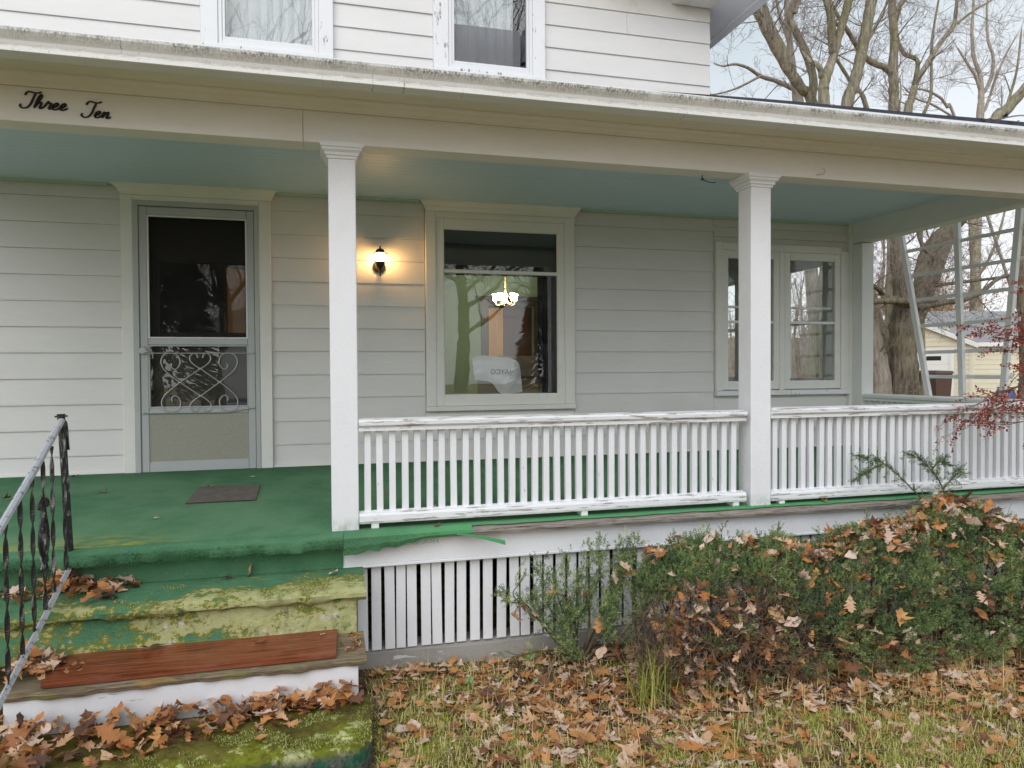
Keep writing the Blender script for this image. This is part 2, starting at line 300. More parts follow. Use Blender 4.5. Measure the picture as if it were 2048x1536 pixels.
# ------------------------------------------------------------------ mesh helpers
class MB:
    """collects boxes, prisms, tubes ... and links them as ONE mesh object"""
    def __init__(s): s.v = []; s.f = []
    def add(s, vs, fs):
        o = len(s.v); s.v.extend([tuple(map(float, p)) for p in vs]); s.f.extend([tuple(i + o for i in f) for f in fs]); return s
    def box(s, x0, x1, y0, y1, z0, z1, c=0.):
        if x0 > x1: x0, x1 = x1, x0
        if y0 > y1: y0, y1 = y1, y0
        if z0 > z1: z0, z1 = z1, z0
        c = min(c, .45 * min(x1 - x0, y1 - y0, z1 - z0))
        if c <= 0:
            vs = [(x, y, z) for z in (z0, z1) for y in (y0, y1) for x in (x0, x1)]
            return s.add(vs, [(0, 2, 3, 1), (4, 5, 7, 6), (0, 1, 5, 4), (2, 6, 7, 3), (0, 4, 6, 2), (1, 3, 7, 5)])
        bm = bmesh_cbox(x0, x1, y0, y1, z0, z1, c); return s.add(*bm)
    def prism(s, prof, axis, a, b):
        """2-D profile (list of pairs) swept along an axis; profile order: x->(y,z)  y->(x,z)  z->(x,y)"""
        n = len(prof)
        def P(p, t): return (t, p[0], p[1]) if axis == 0 else ((p[0], t, p[1]) if axis == 1 else (p[0], p[1], t))
        vs = [P(p, a) for p in prof] + [P(p, b) for p in prof]
        fs = [(i, (i + 1) % n, n + (i + 1) % n, n + i) for i in range(n)] + [tuple(range(n - 1, -1, -1)), tuple(range(n, 2 * n))]
        return s.add(vs, fs)
    def loft(s, rings, closed=True, caps=True):
        n = len(rings[0]); vs = [p for r in rings for p in r]; fs = []
        for k in range(len(rings) - 1):
            for i in range(n if closed else n - 1):
                j = (i + 1) % n; fs.append((k * n + i, k * n + j, (k + 1) * n + j, (k + 1) * n + i))
        if caps and closed: fs += [tuple(range(n - 1, -1, -1)), tuple(range((len(rings) - 1) * n, len(rings) * n))]
        return s.add(vs, fs)
    def tube(s, pts, rad, n=8, flat=None):
        P = np.asarray(pts, float); k = len(P); rad = np.broadcast_to(np.asarray(rad, float), (k,))
        T = np.gradient(P, axis=0); T /= np.linalg.norm(T, axis=1)[:, None] + 1e-9
        up = np.array([0, 0, 1.]) if abs(T[0][2]) < .9 else np.array([1., 0, 0]); rings = []
        A = np.cross(T[0], up); A /= np.linalg.norm(A)
        an = np.arange(n) * 2 * math.pi / n
        for i in range(k):
            A = A - T[i] * (A @ T[i]); A /= np.linalg.norm(A) + 1e-9; B = np.cross(T[i], A)
            rings.append(P[i] + rad[i] * (np.cos(an)[:, None] * A + np.sin(an)[:, None] * B))
        return s.loft(rings)
    def lathe(s, prof, c, n=20):
        an = np.arange(n) * 2 * math.pi / n
        return s.loft([[(c[0] + r * math.cos(a), c[1] + r * math.sin(a), c[2] + z) for a in an] for r, z in prof])
    def quad(s, a, b, c, d): return s.add([a, b, c, d], [(0, 1, 2, 3)])
    def mesh(s, name, mat, smooth=False):
        me = bpy.data.meshes.new(name); me.from_pydata(s.v, [], s.f); me.materials.append(MATS[mat])
        me.validate(); fix_normals(me)
        if smooth:
            me.polygons.foreach_set('use_smooth', [True] * len(me.polygons))
            try: me.set_sharp_from_angle(angle=R(40))
            except Exception: pass
        me.update(); return me
    def build(s, name, mat, parent=None, smooth=False):
        return link(name, s.mesh(name, mat, smooth), parent)

import bmesh
def fix_normals(me):
    bm = bmesh.new(); bm.from_mesh(me); bmesh.ops.recalc_face_normals(bm, faces=bm.faces); bm.to_mesh(me); bm.free()
_cb = {}
def bmesh_cbox(x0, x1, y0, y1, z0, z1, c):
    bm = bmesh.new(); bmesh.ops.create_cube(bm, size=1)
    for v in bm.verts: v.co = (x0 if v.co.x < 0 else x1, y0 if v.co.y < 0 else y1, z0 if v.co.z < 0 else z1)
    bmesh.ops.bevel(bm, geom=list(bm.edges), offset=c, segments=1, affect='EDGES')
    bm.verts.index_update(); vs = [tuple(v.co) for v in bm.verts]; fs = [tuple(v.index for v in f.verts) for f in bm.faces]; bm.free()
    return vs, fs

def link(name, data, parent=None):
    o = bpy.data.objects.new(name, data); COL.objects.link(o)
    if parent: o.parent = parent; o.matrix_parent_inverse = Matrix.Translation(parent.location).inverted() if parent.parent is None else Matrix.Identity(4)
    return o
def tag(o, label=None, cat=None, group=None, kind=None):
    for k, v in (('label', label), ('category', cat), ('group', group), ('kind', kind)):
        if v: o[k] = v
    return o
def thing(name, label, cat, loc=(0, 0, 0), group=None):
    o = bpy.data.objects.new(name, None); COL.objects.link(o); o.location = loc; o.empty_display_size = .1
    return tag(o, label, cat, group)
def fastmesh(name, V, Fq, mat, rnd=None, smooth=False):
    """mesh from numpy arrays: V (n,3), Fq (m,k)"""
    me = bpy.data.meshes.new(name); V = np.asarray(V, np.float32); Fq = np.asarray(Fq, np.int32); k = Fq.shape[1]
    me.vertices.add(len(V)); me.vertices.foreach_set('co', V.ravel())
    me.loops.add(Fq.size); me.loops.foreach_set('vertex_index', Fq.ravel())
    me.polygons.add(len(Fq)); me.polygons.foreach_set('loop_start', np.arange(0, Fq.size, k, dtype=np.int32))
    if rnd is not None:
        a = me.attributes.new('rnd', 'FLOAT', 'POINT'); a.data.foreach_set('value', np.asarray(rnd, np.float32))
    me.materials.append(MATS[mat])
    if smooth: me.polygons.foreach_set('use_smooth', np.ones(len(Fq), bool))
    me.update(calc_edges=True); return me
def instance(tV, tF, M, off):
    """copies of a template: M (n,3,3), off (n,3) -> V, F"""
    n = len(M); V = np.einsum('nij,kj->nki', M, tV) + off[:, None, :]
    Fq = tF[None] + (np.arange(n) * len(tV))[:, None, None]
    return V.reshape(-1, 3), Fq.reshape(-1, tF.shape[1])
def rotm(ax, ay, az):
    ca, sa, cb, sb, cc, sc_ = np.cos(ax), np.sin(ax), np.cos(ay), np.sin(ay), np.cos(az), np.sin(az); z = np.zeros_like(ca); o = z + 1
    X = np.stack([np.stack([o, z, z], -1), np.stack([z, ca, -sa], -1), np.stack([z, sa, ca], -1)], -2)
    Y = np.stack([np.stack([cb, z, sb], -1), np.stack([z, o, z], -1), np.stack([-sb, z, cb], -1)], -2)
    Z = np.stack([np.stack([cc, -sc_, z], -1), np.stack([sc_, cc, z], -1), np.stack([z, z, o], -1)], -2)
    return Z @ Y @ X
def frame_from_dir(D, roll):
    """matrices whose x axis is D (n,3)"""
    D = D / np.linalg.norm(D, axis=1)[:, None]; up = np.tile([0, 0, 1.], (len(D), 1)); up[np.abs(D[:, 2]) > .95] = [1, 0, 0]
    Y = np.cross(up, D); Y /= np.linalg.norm(Y, axis=1)[:, None]; Z = np.cross(D, Y)
    c, s_ = np.cos(roll)[:, None], np.sin(roll)[:, None]
    return np.stack([D, c * Y + s_ * Z, -s_ * Y + c * Z], -1)
def smooth_curve(pts, n=8):
    P = [np.array(p, float) for p in pts]; P = [2 * P[0] - P[1]] + P + [2 * P[-1] - P[-2]]; out_ = []
    for i in range(1, len(P) - 2):
        for k in range(n):
            t = k / n; a, b, c, d = P[i - 1:i + 3]
            out_.append(.5 * ((2 * b) + (c - a) * t + (2 * a - 5 * b + 4 * c - d) * t * t + (3 * b - a - 3 * c + d) * t ** 3))
    out_.append(P[-2]); return np.array(out_)

# ------------------------------------------------------------------ the ground
def sstep(a, b, x):
    t = np.clip((np.asarray(x, float) - a) / (b - a), 0, 1); return t * t * (3 - 2 * t)
def gz(x, y):
    x = np.asarray(x, float); y = np.asarray(y, float)
    z = -.825 + .03 * np.clip(y, -1.5, 0) + .55 * sstep(3, 20, y) + 6 * sstep(32, 95, y)
    near = np.exp(-((y + .6) / 1.2) ** 2)
    return z + near * (.012 * np.sin(5.1 * x + 3 * y) + .010 * np.sin(11 * x - 7 * y + 1))
gx = np.concatenate([np.linspace(-120, -4, 14), np.linspace(-3.6, 6.4, 120), np.linspace(7, 140, 20)])
gy = np.concatenate([np.linspace(-90, -4, 14), np.linspace(-3.4, .3, 60), np.linspace(.7, 20, 14), np.linspace(23, 160, 26)])
GX, GY = np.meshgrid(gx, gy); GZ = gz(GX, GY); nx = len(gx); ny = len(gy)
ii = (np.arange(ny - 1)[:, None] * nx + np.arange(nx - 1)[None]).ravel()
ground = link('ground', fastmesh('ground', np.stack([GX, GY, GZ], -1).reshape(-1, 3), np.stack([ii, ii + 1, ii + nx + 1, ii + nx], -1), 'soil', smooth=True))
tag(ground, kind='structure')
road = MB().box(-90, 100, -22.5, -15.5, -.92, -.846).build('road', 'asphalt'); tag(road, kind='structure')

# ------------------------------------------------------------------ the house
D = 2.2                                                        # the front wall stands at y = D
house = thing('house', 'white two storey house with horizontal siding behind the porch', 'house', (0, D, .1))
def wall_with_holes(x0, x1, z0, z1, holes, ya, yb):
    """vertical slab built as butted boxes round rectangular openings"""
    mb = MB(); xs = sorted({x0, x1, *[h[0] for h in holes], *[h[1] for h in holes]})
    for a, b in zip(xs[:-1], xs[1:]):
        cuts = sorted([(h[2], h[3]) for h in holes if h[0] <= a + 1e-6 and h[1] >= b - 1e-6]); z = z0
        for c0, c1 in cuts:
            if c0 > z: mb.box(a, b, ya, yb, z, c0)
            z = c1
        if z < z1: mb.box(a, b, ya, yb, z, z1)
    return mb
DOOR = (-1.50, -.545, .09, 2.30); WIN = (.945, 2.155, .60, 2.28); DW1 = (3.81, 4.46, .71, 2.10); DW2 = (4.52, 5.19, .71, 2.10)
wall_with_holes(-5.2, 5.30, -.85, 2.60, [DOOR, WIN, DW1, DW2], D + .03, D + .15).build('wall', 'wing_paint', house)
UW1 = (-.84, -.04, 3.67, 5.2); UW2 = (1.075, 1.855, 3.67, 5.2)
wall_with_holes(-5.2, 3.69, 2.60, 6.2, [UW1, UW2], D + .03, D + .15).build('upper_wall', 'wing_paint', house)
mb = MB(); mb.box(-5.2, -5.05, D + .15, 7.5, -.85, 6.2); mb.box(3.55, 3.69, D + .15, 7.5, 2.6, 6.2); mb.box(-5.2, 3.69, 7.4, 7.55, -.85, 6.2)
mb.build('upper_wall', 'wing_paint', house)

plank_n = 0
def plank(x0, x1, z0, z1, mat='siding', y=D):
    """one clapboard: thick at the butt, thin at the top, with a turned under drip lip"""
    dz = RNG.normal(0, .0008); t = .017 + RNG.normal(0, .001)
    prof = [(y + .026, z0 + dz), (y + .026 - t, z0 + dz), (y + .026 - t, z0 + .012 + dz), (y + .022, z1 - .001), (y + .026, z1 - .001)]
    cuts = [x0]
    if x1 - x0 > 1.6 and RNG.uniform() < .3: cuts += sorted(RNG.uniform(x0 + .5, x1 - .5, 1))
    cuts.append(x1)
    for a, b in zip(cuts[:-1], cuts[1:]):
        jx = .0012 if len(cuts) > 2 else 0
        MB().prism(prof, 0, a + (jx if a > x0 else 0), b - (jx if b < x1 else 0)).build('siding_plank', mat, house)
def rows(z_anchor, pitch, zmin, zmax):
    z = z_anchor
    while z > zmin + .01: z -= pitch
    out_ = []
    while z < zmax - .01: out_.append((max(z, zmin), min(z + pitch, zmax))); z += pitch
    return out_
for z0, z1 in rows(1.282, .2055, .085, 2.43): plank(-5.2, -1.592, z0, z1)
for z0, z1 in rows(1.287, .1985, .09, 2.43): plank(-.448, .848, z0, z1)
for z0, z1 in rows(1.287, .1985, .095, 2.43):
    if z1 <= .555 or z0 >= 2.35: continue
    plank(2.262, 3.728, z0, z1)
for z0, z1 in rows(1.287, .1985, .095, .62):
    plank(.852, 2.258, z0, min(z1, .552)) if z0 < .54 else None
    plank(2.262, 3.728, z0, z1) if z1 <= .556 else None
for z0, z1 in rows(1.287, .1985, .10, .62): plank(3.732, 5.285, z0, min(z1, .64))
for z0, z1 in ((2.13, 2.235), (2.237, 2.33), (2.332, 2.43)): plank(3.732, 5.285, z0, z1)
plank(2.262, 3.728, 2.285, 2.43)
for z0, z1 in rows(3.72, .2065, 3.25, 6.1): plank(-4.9, -.982, z0, z1)
for z0, z1 in rows(3.69, .1975, 3.25, 6.1): plank(.058, .942, z0, z1)
for z0, z1 in rows(3.705, .2075, 3.25, 4.52): plank(1.978, 3.69, z0, z1, 'siding' if z1 < 4.4 else 'siding_stained')
MB().box(5.2855, 5.3262, D - .03, D + .06, -.05, 2.43, .003).build('corner_board', 'trim', house)
# narrow quarter round where wall meets porch floor and ceiling
mb = MB(); mb.box(-3.4, -1.595, D - .012, D + .006, .098, .118); mb.box(-.446, 5.285, D - .012, D + .006, .100, .122); mb.build('floor_trim', 'trim', house)
# upper eave on the right side of the house and the return of the gable rake
mb = MB(); mb.prism([(3.70, 4.485), (3.99, 4.40), (3.99, 4.43), (3.70, 4.515)], 1, 1.70, 8.); mb.build('soffit', 'white_paint', house)
mb = MB(); mb.prism([(3.992, 4.375), (4.035, 4.36), (4.035, 4.53), (3.992, 4.545)], 1, 1.70, 8.); mb.prism([(3.965, 4.385), (3.99, 4.378), (3.99, 4.398), (3.965, 4.405)], 1, 1.70, 8.); mb.build('fascia_board', 'white_paint', house)
MB().prism([(3.3, 4.60), (4.05, 4.55), (4.05, 4.58), (0, 5.9), (-5.4, 5.9), (-5.4, 5.86), (0, 5.86)], 1, 1.66, 8.).build('roof', 'shingle', house)
mb = MB(); mb.box(3.30, 3.69, 1.99, D, 4.475, 4.56, .004); mb.box(3.27, 3.70, 1.97, D, 4.46, 4.474); mb.build('eave_return', 'siding_stained', house)

def frame_boxes(mb, x0, x1, z0, z1, wl, wr, wb, wt, ya, yb, c=.003):
    mb.box(x0, x0 + wl, ya, yb, z0, z1, c); mb.box(x1 - wr, x1, ya, yb, z0, z1, c)
    mb.box(x0 + wl, x1 - wr, ya + .001, yb, z0, z0 + wb, c); mb.box(x0 + wl, x1 - wr, ya + .001, yb, z1 - wt, z1, c)
    return mb
def pane(name, x0, x1, z0, z1, y, mat, parent):
    return MB().box(x0, x1, y, y + .003, z0, z1).build(name, mat, parent)

# ---- big porch window: casing > sill, cornice, storm frame, sashes, panes, roller shade, drape
mb = MB(); mb.box(.855, .945, D - .025, D + .06, .60, 2.335, .004); mb.box(2.155, 2.253, D - .025, D + .06, .60, 2.335, .004)
mb.box(.945, 2.155, D - .024, D + .06, 2.28, 2.335, .004)
casing = mb.build('window', 'trim', house)
MB().box(.852, 2.256, D - .04, D + .05, .555, .599, .004).build('sill', 'trim', casing)
def cornice(x0, x1, z0, z1, parent):
    h = z1 - z0
    prof = [(D - .026, z0), (D - .030, z0 + .15 * h), (D - .042, z0 + .30 * h), (D - .045, z0 + .50 * h), (D - .075, z0 + .78 * h), (D - .085, z0 + .86 * h), (D - .085, z1), (D + .02, z1), (D + .02, z0)]
    rings = []
    for k, (x, s_) in enumerate(((x0, 1), (x1, 1))):
        rings.append([(x + (-1 if k == 0 else 1) * max(0, (D - .026 - py)), py, pz) for py, pz in prof])
    return MB().loft(rings).build('cornice', 'trim', parent)
cornice(.858, 2.250, 2.336, 2.425, casing)
frame_boxes(MB(), .946, 2.154, .601, 2.279, .07, .06, .095, .09, D - .018, D + .03).build('storm_frame', 'trim', casing)
MB().box(1.017, 2.093, D - .006, D + .03, 1.795, 1.827, .003).build('meeting_rail', 'trim', casing)
frame_boxes(MB(), 1.012, 2.098, .690, 2.194, .012, .012, .012, .012, D - .002, D + .02, .002).build('sash', 'trim', casing)
pane('pane', 1.02, 2.09, .70, 1.797, D + .012, 'glass', casing); pane('pane', 1.02, 2.09, 1.826, 2.19, D + .010, 'glass', casing)
MB().prism([(1.01 + .0 * k, D + .09) for k in (0,)] + [(2.10, D + .09), (2.10, D + .096), (1.01, D + .096)], 2, 1.79, 2.24).build('roller_shade', 'shade_cloth', casing)
mb = MB(); pts = []
for k in range(25): pts.append((1.93 + .009 * k, D + .12 + .02 * math.sin(k * 1.25)))
mb.loft([[(x, y, .30) for x, y in pts] , [(x, y, 2.25) for x, y in pts]], closed=False, caps=False).build('drape', 'drape', casing)

# ---- double window of the sun room wing
mb = MB(); mb.box(3.735, 3.81, D - .025, D + .06, .70, 2.18, .004); mb.box(5.19, 5.285, D - .025, D + .06, .70, 2.13, .004)
mb.box(4.46, 4.52, D - .015, D + .06, .70, 2.10, .004); mb.box(3.81, 5.19, D - .024, D + .06, 2.10, 2.175, .004)
dw = mb.build('window', 'trim', house)
MB().box(3.733, 5.288, D - .04, D + .05, .650, .699, .004).build('sill', 'window_peel', dw)
for (x0, x1, z0, z1) in (DW1, DW2):
    fw = .065
    frame_boxes(MB(), x0 + .001, x1 - .001, z0, z1 - .001, fw, fw, .085, .075, D - .012, D + .03).build('sash', 'trim', dw)
    MB().box(x0 + fw, x1 - fw, D - .002, D + .028, 1.375, 1.402, .002).build('meeting_rail', 'trim', dw)
    MB().box(x0 + fw, x1 - fw, D + .05, D + .075, 1.53, 1.555, .002).build('meeting_rail', 'trim', dw)
    pane('pane', x0 + fw - .002, x1 - fw + .002, z0 + .08, z1 - .072, D + .010, 'glass_clear', dw)

# ---- upstairs windows
for (x0, x1, z0, z1), lab in ((UW1, 0), (UW2, 1)):
    mb = MB(); mb.box(x0 - .135, x0, D - .03, D + .06, z0 - .06, 5.3, .004); mb.box(x1, x1 + .12, D - .03, D + .06, z0 - .06, 5.3, .004)
    uw = mb.build('window', 'window_peel', house)
    MB().box(x0 - .135, x1 + .12, D - .045, D + .05, z0 - .105, z0 - .061, .004).build('sill', 'window_peel', uw)
    frame_boxes(MB(), x0 + .001, x1 - .001, z0 - .058, 5.2, .03, .03, .05, .05, D - .02, D + .02).build('storm_frame', 'aluminium_white', uw)
    frame_boxes(MB(), x0 + .032, x1 - .032, z0 - .006, 5.14, .022, .022, .022, .02, D - .012, D + .02, .002).build('sash', 'aluminium_white', uw)
    pane('pane', x0 + .05, x1 - .05, z0 + .014, 5.13, D + .012, 'glass_up', uw)
    if lab: pane('insect_screen', x0 + .052, x1 - .11, z0 + .014, 4.02, D + .006, 'screen_pale', uw)
    mb = MB(); n = 30; cur = [(x0 + .03 + (x1 - x0 - .06) * k / n, D + .13 + .012 * math.sin(k * 1.7)) for k in range(n + 1)]
    if lab: cur = [(x, y) for x, y in cur if x < x1 - .13]
    mb.loft([[(x, y, z0 - .02) for x, y in cur], [(x, y, 5.2) for x, y in cur]], closed=False, caps=False).build('curtain', 'curtain_grey', uw)

# ---- storm door
mb = MB(); mb.box(-1.590, -1.502, D - .025, D + .06, .10, 2.345, .004); mb.box(-.545, -.449, D - .025, D + .06, .10, 2.345, .004); mb.box(-1.502, -.545, D - .024, D + .06, 2.302, 2.345, .004)
dc = mb.build('door_casing', 'trim', house); cornice(-1.588, -.451, 2.346, 2.428, dc)
MB().box(-1.59, -.45, D - .035, D + .05, .082, .099, .003).build('threshold', 'trim', dc)
mb = MB()
mb.box(-1.5015, -1.462, D - .030, D + .03, .10, 2.301, .003); mb.box(-.580, -.5455, D - .030, D + .03, .10, 2.301, .003); mb.box(-1.462, -.580, D - .029, D + .03, 2.262, 2.301, .003)
sd_door = mb.build('storm_door', 'aluminium', house)
mb = MB(); y0, y1 = D - .020, D + .014
mb.box(-1.460, -1.400, y0, y1, .104, 2.258, .006); mb.box(-.640, -.582, y0, y1, .104, 2.258, .006)
for a, b in ((2.190, 2.258), (1.140, 1.192), (.578, .625), (.104, .19)): mb.box(-1.40, -.64, y0 + .001, y1, a, b, .006)
mb.build('door_leaf', 'aluminium', sd_door)
frame_boxes(MB(), -1.400, -.640, 1.193, 2.189, .012, .012, .012, .012, y0 + .004, y1 - .004, .002).build('screen_frame', 'aluminium_white', sd_door)
pane('screen', -1.389, -.651, 1.204, 2.178, D - .006, 'screen_mesh', sd_door)
frame_boxes(MB(), -1.400, -.640, .626, 1.139, .010, .010, .012, .010, y0 + .004, y1 - .004, .002).build('glazing_frame', 'aluminium', sd_door)
pane('pane', -1.391, -.649, .636, 1.130, D - .004, 'glass', sd_door)
MB().box(-1.40, -.64, D - .010, D + .006, .19, .578).build('kick_panel', 'kick_metal', sd_door)
mb = MB(); mb.box(-1.447, -1.417, D - .026, D - .019, 1.045, 1.135, .003); mb.lathe([(.004, 0), (.028, .001), (.032, .012), (.024, .026), (.004, .028)], (0, 0, 0), 16)
vs_ = mb.v[-80:]; n0 = len(mb.v) - 80
for i in range(n0, len(mb.v)): x, y, z_ = mb.v[i]; mb.v[i] = (-1.436 + x, D - .027 - z_, 1.092 + y)
mb.box(-1.43, -1.395, D - .05, D - .04, 1.078, 1.094, .003)
mb.build('handle', 'aluminium', sd_door, True)
def gp(px, py): return (-1.4405 + (px - 255) * (-.6035 + 1.4405) / 1050 - .0, D - .034, 1.0725 - (py - 338) * (.4795 / 460))
def mirror(pts, cx=None, cy=None): return [((2 * cx - x) if cx else x, (2 * cy - y) if cy else y) for x, y in pts]
A = [(600, 567), (510, 510), (448, 460), (425, 405), (450, 355), (515, 337), (580, 355), (605, 410), (580, 452), (545, 463), (520, 442), (527, 420)]
Hh = [(795, 460), (740, 432), (702, 400), (697, 366), (725, 341), (758, 345), (772, 375)]
g = MB()
for P in (A, mirror(A, cx=790), mirror(A, cy=567), mirror(mirror(A, cx=790), cy=567), Hh, mirror(Hh, cx=795), mirror(Hh, cy=567), mirror(mirror(Hh, cx=795), cy=567)):
    g.tube([gp(*p) for p in smooth_curve([(*p, 0) for p in P], 6)[:, :2]], .0042, 6)
for a, b in (((600, 567), (795, 460)), ((795, 460), (980, 567)), ((980, 567), (795, 674)), ((795, 674), (600, 567)), ((280, 338), (1305, 338)), ((255, 803), (1050, 806)), ((1050, 806), (1305, 776))):
    g.tube([gp(*a), gp(*b)], .0042, 6)
for c in ((600, 567), (795, 460), (980, 567), (795, 674), (258, 803), (1300, 776), (1300, 338), (285, 338)):
    x, y, z_ = gp(*c); g.box(x - .014, x + .014, D - .042, D - .028, z_ - .007, z_ + .007, .004)
g.build('scroll_grille', 'scroll_metal', sd_door, True)

# ---- inner door behind the screen, with its own pane
mb = wall_with_holes(-1.50, -.545, .10, 2.30, [(-1.335, -.665, 1.245, 1.825)], D + .08, D + .12)
idoor = mb.build('inner_door', 'inner_wood_dark', house)
frame_boxes(MB(), -1.345, -.655, 1.235, 1.835, .012, .012, .012, .012, D + .07, D + .079, .002).build('glazing_bead', 'inner_wood_dark', idoor)
pane('pane', -1.335, -.665, 1.245, 1.825, D + .10, 'glass_clear', idoor)

# ---- rooms seen through the glass
RX0, RX1, RY = -3.2, 3.35, 6.05
mb = MB(); mb.box(RX0, RX1, D + .16, 7.3, .08, .10); mb.build('room_floor', 'room_dark', house)
mb = MB(); mb.box(RX0, RX1, D + .16, 7.3, 2.56, 2.59); mb.build('room_ceiling', 'curtain_grey', house)
mb = wall_with_holes(.30, RX1, .10, 2.56, [(2.31, 3.00, .10, 1.88)], RY, RY + .1)
iw = mb.build('green_wall', 'green_wall', house)
mb = MB(); mb.box(2.20, 2.309, RY - .04, RY - .002, .10, 1.95); mb.box(3.001, 3.10, RY - .04, RY - .002, .10, 1.95); mb.box(2.309, 3.001, RY - .04, RY - .002, 1.86, 1.95); mb.box(2.12, 3.18, RY - .06, RY - .002, 1.951, 2.0); mb.build('door_frame', 'inner_wood_dark', iw)
MB().box(3.36, 3.42, D + .16, 7.3, .1, 2.56).build('green_wall', 'green_wall', house)
MB().box(-3.25, -3.2, D + .16, 7.3, .1, 2.56).build('room_wall', 'room_dark', house)
MB().box(-3.2, .299, 5.6, 5.7, .1, 2.56).build('room_wall', 'room_dark', house)
mb = MB(); mb.box(2.33, 2.62, RY + .35, RY + .39, .1, 1.86); mb.build('interior_door', 'orange_wood', house)
mb = MB(); mb.box(2.62, 3.3, RY + .5, RY + .55, .1, 1.9); mb.build('interior_door', 'brown_wood', house)
mb = MB(); mb.box(2.36, 2.95, RY - .42, RY - .10, .82, 1.12, .01); mb.box(2.36, 2.95, RY - .40, RY - .10, .1, .80, .01); mb.build('cabinet', 'room_dark', house)
MB().box(.287, .30, 2.9, 3.5, .1, 2.3).build('interior_wall', 'brown_wood', house)
mb = MB(); mb.add([(x, y, z) for z in (.1, 2.2) for x, y in ((-1.15, 5.22), (-.97, 5.50), (-1.19, 5.25), (-1.01, 5.53))], [(0, 2, 3, 1), (4, 5, 7, 6), (0, 1, 5, 4), (2, 6, 7, 3), (0, 4, 6, 2), (1, 3, 7, 5)]); mb.build('interior_door', 'orange_wood', house)
nb = MB(); nb.lathe([(.045, 0), (.045, .7), (.06, .72), (.035, .8), (.05, .95), (.03, 1.05), (.055, 1.25), (.03, 1.4), (.06, 1.47), (.001, 1.55)], (-1.02, 3.6, .1), 12); nb.build('stair_post', 'brown_wood', house, True)

# ---- sun room wing behind the double window: pale room with windows to the garden
mb = MB(); mb.box(3.44, 5.30, D + .16, 5.2, .08, .10); mb.build('room_floor', 'wing_paint', house)
mb = MB(); mb.box(3.44, 5.30, D + .16, 5.2, 2.5, 2.53); mb.build('room_ceiling', 'curtain_grey', house)
wall_with_holes(3.44, 5.30, -.8, 2.5, [(3.75, 4.40, .75, 2.1), (4.50, 5.15, .75, 2.1)], 5.1, 5.2).build('wing_wall', 'wing_paint', house)
mb = MB()
for ya, yb, hz in ((D + .15, 2.60, None), (2.60, 3.30, 1), (3.30, 3.50, None), (3.50, 4.20, 1), (4.20, 4.35, None), (4.35, 4.95, 1), (4.95, 5.2, None)):
    if hz: mb.box(5.30, 5.40, ya, yb, -.8, .75); mb.box(5.30, 5.40, ya, yb, 2.1, 2.6)
    else: mb.box(5.30, 5.40, ya, yb, -.8, 2.6)
mb.build('wing_wall', 'wing_paint', house)
for x0, x1 in ((3.75, 4.40), (4.50, 5.15)):
    mb = frame_boxes(MB(), x0, x1, .75, 2.1, .05, .05, .06, .05, 5.12, 5.17, .002); mb.box(x0 + .05, x1 - .05, 5.12, 5.17, 1.42, 1.46); mb.box((x0 + x1) / 2 - .012, (x0 + x1) / 2 + .012, 5.13, 5.16, .81, 1.42)
    ww = mb.build('window', 'trim', house); pane('pane', x0 + .05, x1 - .05, .81, 2.05, 5.145, 'glass_clear', ww)
for y0, y1 in ((2.60, 3.30), (3.50, 4.20), (4.35, 4.95)):
    mb = MB()
    for a, b, c0, c1 in ((y0, y0 + .05, .75, 2.1), (y1 - .05, y1, .75, 2.1), (y0 + .05, y1 - .05, .75, .81), (y0 + .05, y1 - .05, 2.05, 2.1), (y0 + .05, y1 - .05, 1.42, 1.46)): mb.box(5.33, 5.37, a, b, c0, c1, .002)
    ww = mb.build('window', 'trim', house); MB().box(5.348, 5.352, y0 + .05, y1 - .05, .81, 2.05).build('pane', 'glass_clear', ww)

# ---- chandelier in the dining room
ch = thing('chandelier', 'brass chandelier with lit frosted tulip shades hanging behind the porch window', 'chandelier', (2.2, 4.6, 2.5))
mb = MB(); mb.tube([(2.2, 4.6, 2.55), (2.2, 4.6, 1.95)], .008, 6); mb.lathe([(.004, 0), (.03, .02), (.02, .06), (.035, .11), (.015, .17), (.004, .2)], (2.2, 4.6, 1.74), 12); mb.build('stem', 'brass', ch, True)
for k in range(5):
    a = R(8 + 72 * k); c, s_ = math.cos(a), math.sin(a); rr = .135
    P = smooth_curve([(2.2 + .02 * c, 4.6 + .02 * s_, 1.80), (2.2 + .08 * c, 4.6 + .08 * s_, 1.74), (2.2 + .115 * c, 4.6 + .115 * s_, 1.755), (2.2 + rr * c, 4.6 + rr * s_, 1.79)], 5)
    MB().tube(P, .007, 6).build('arm', 'brass', ch, True)
    sh = MB(); sh.lathe([(.010, 0), (.022, .015), (.026, .04), (.022, .062), (.034, .085)], (2.2 + rr * c, 4.6 + rr * s_, 1.79), 14)
    sh.build('glass_shade', 'shade_glow', ch, True)

# ------------------------------------------------------------------ the porch
porch = thing('front_porch', 'open front porch with square white columns, teal ceiling and green carpet', 'porch', (1.5, 0, -.82))
SL = .1044 / D
def fz(y): return SL * y
PX0, PX1 = -3.3, 5.48
def sheet(prof_fn, xs, close=False):
    return [[(x, *p) for p in prof_fn(x)] for x in xs]
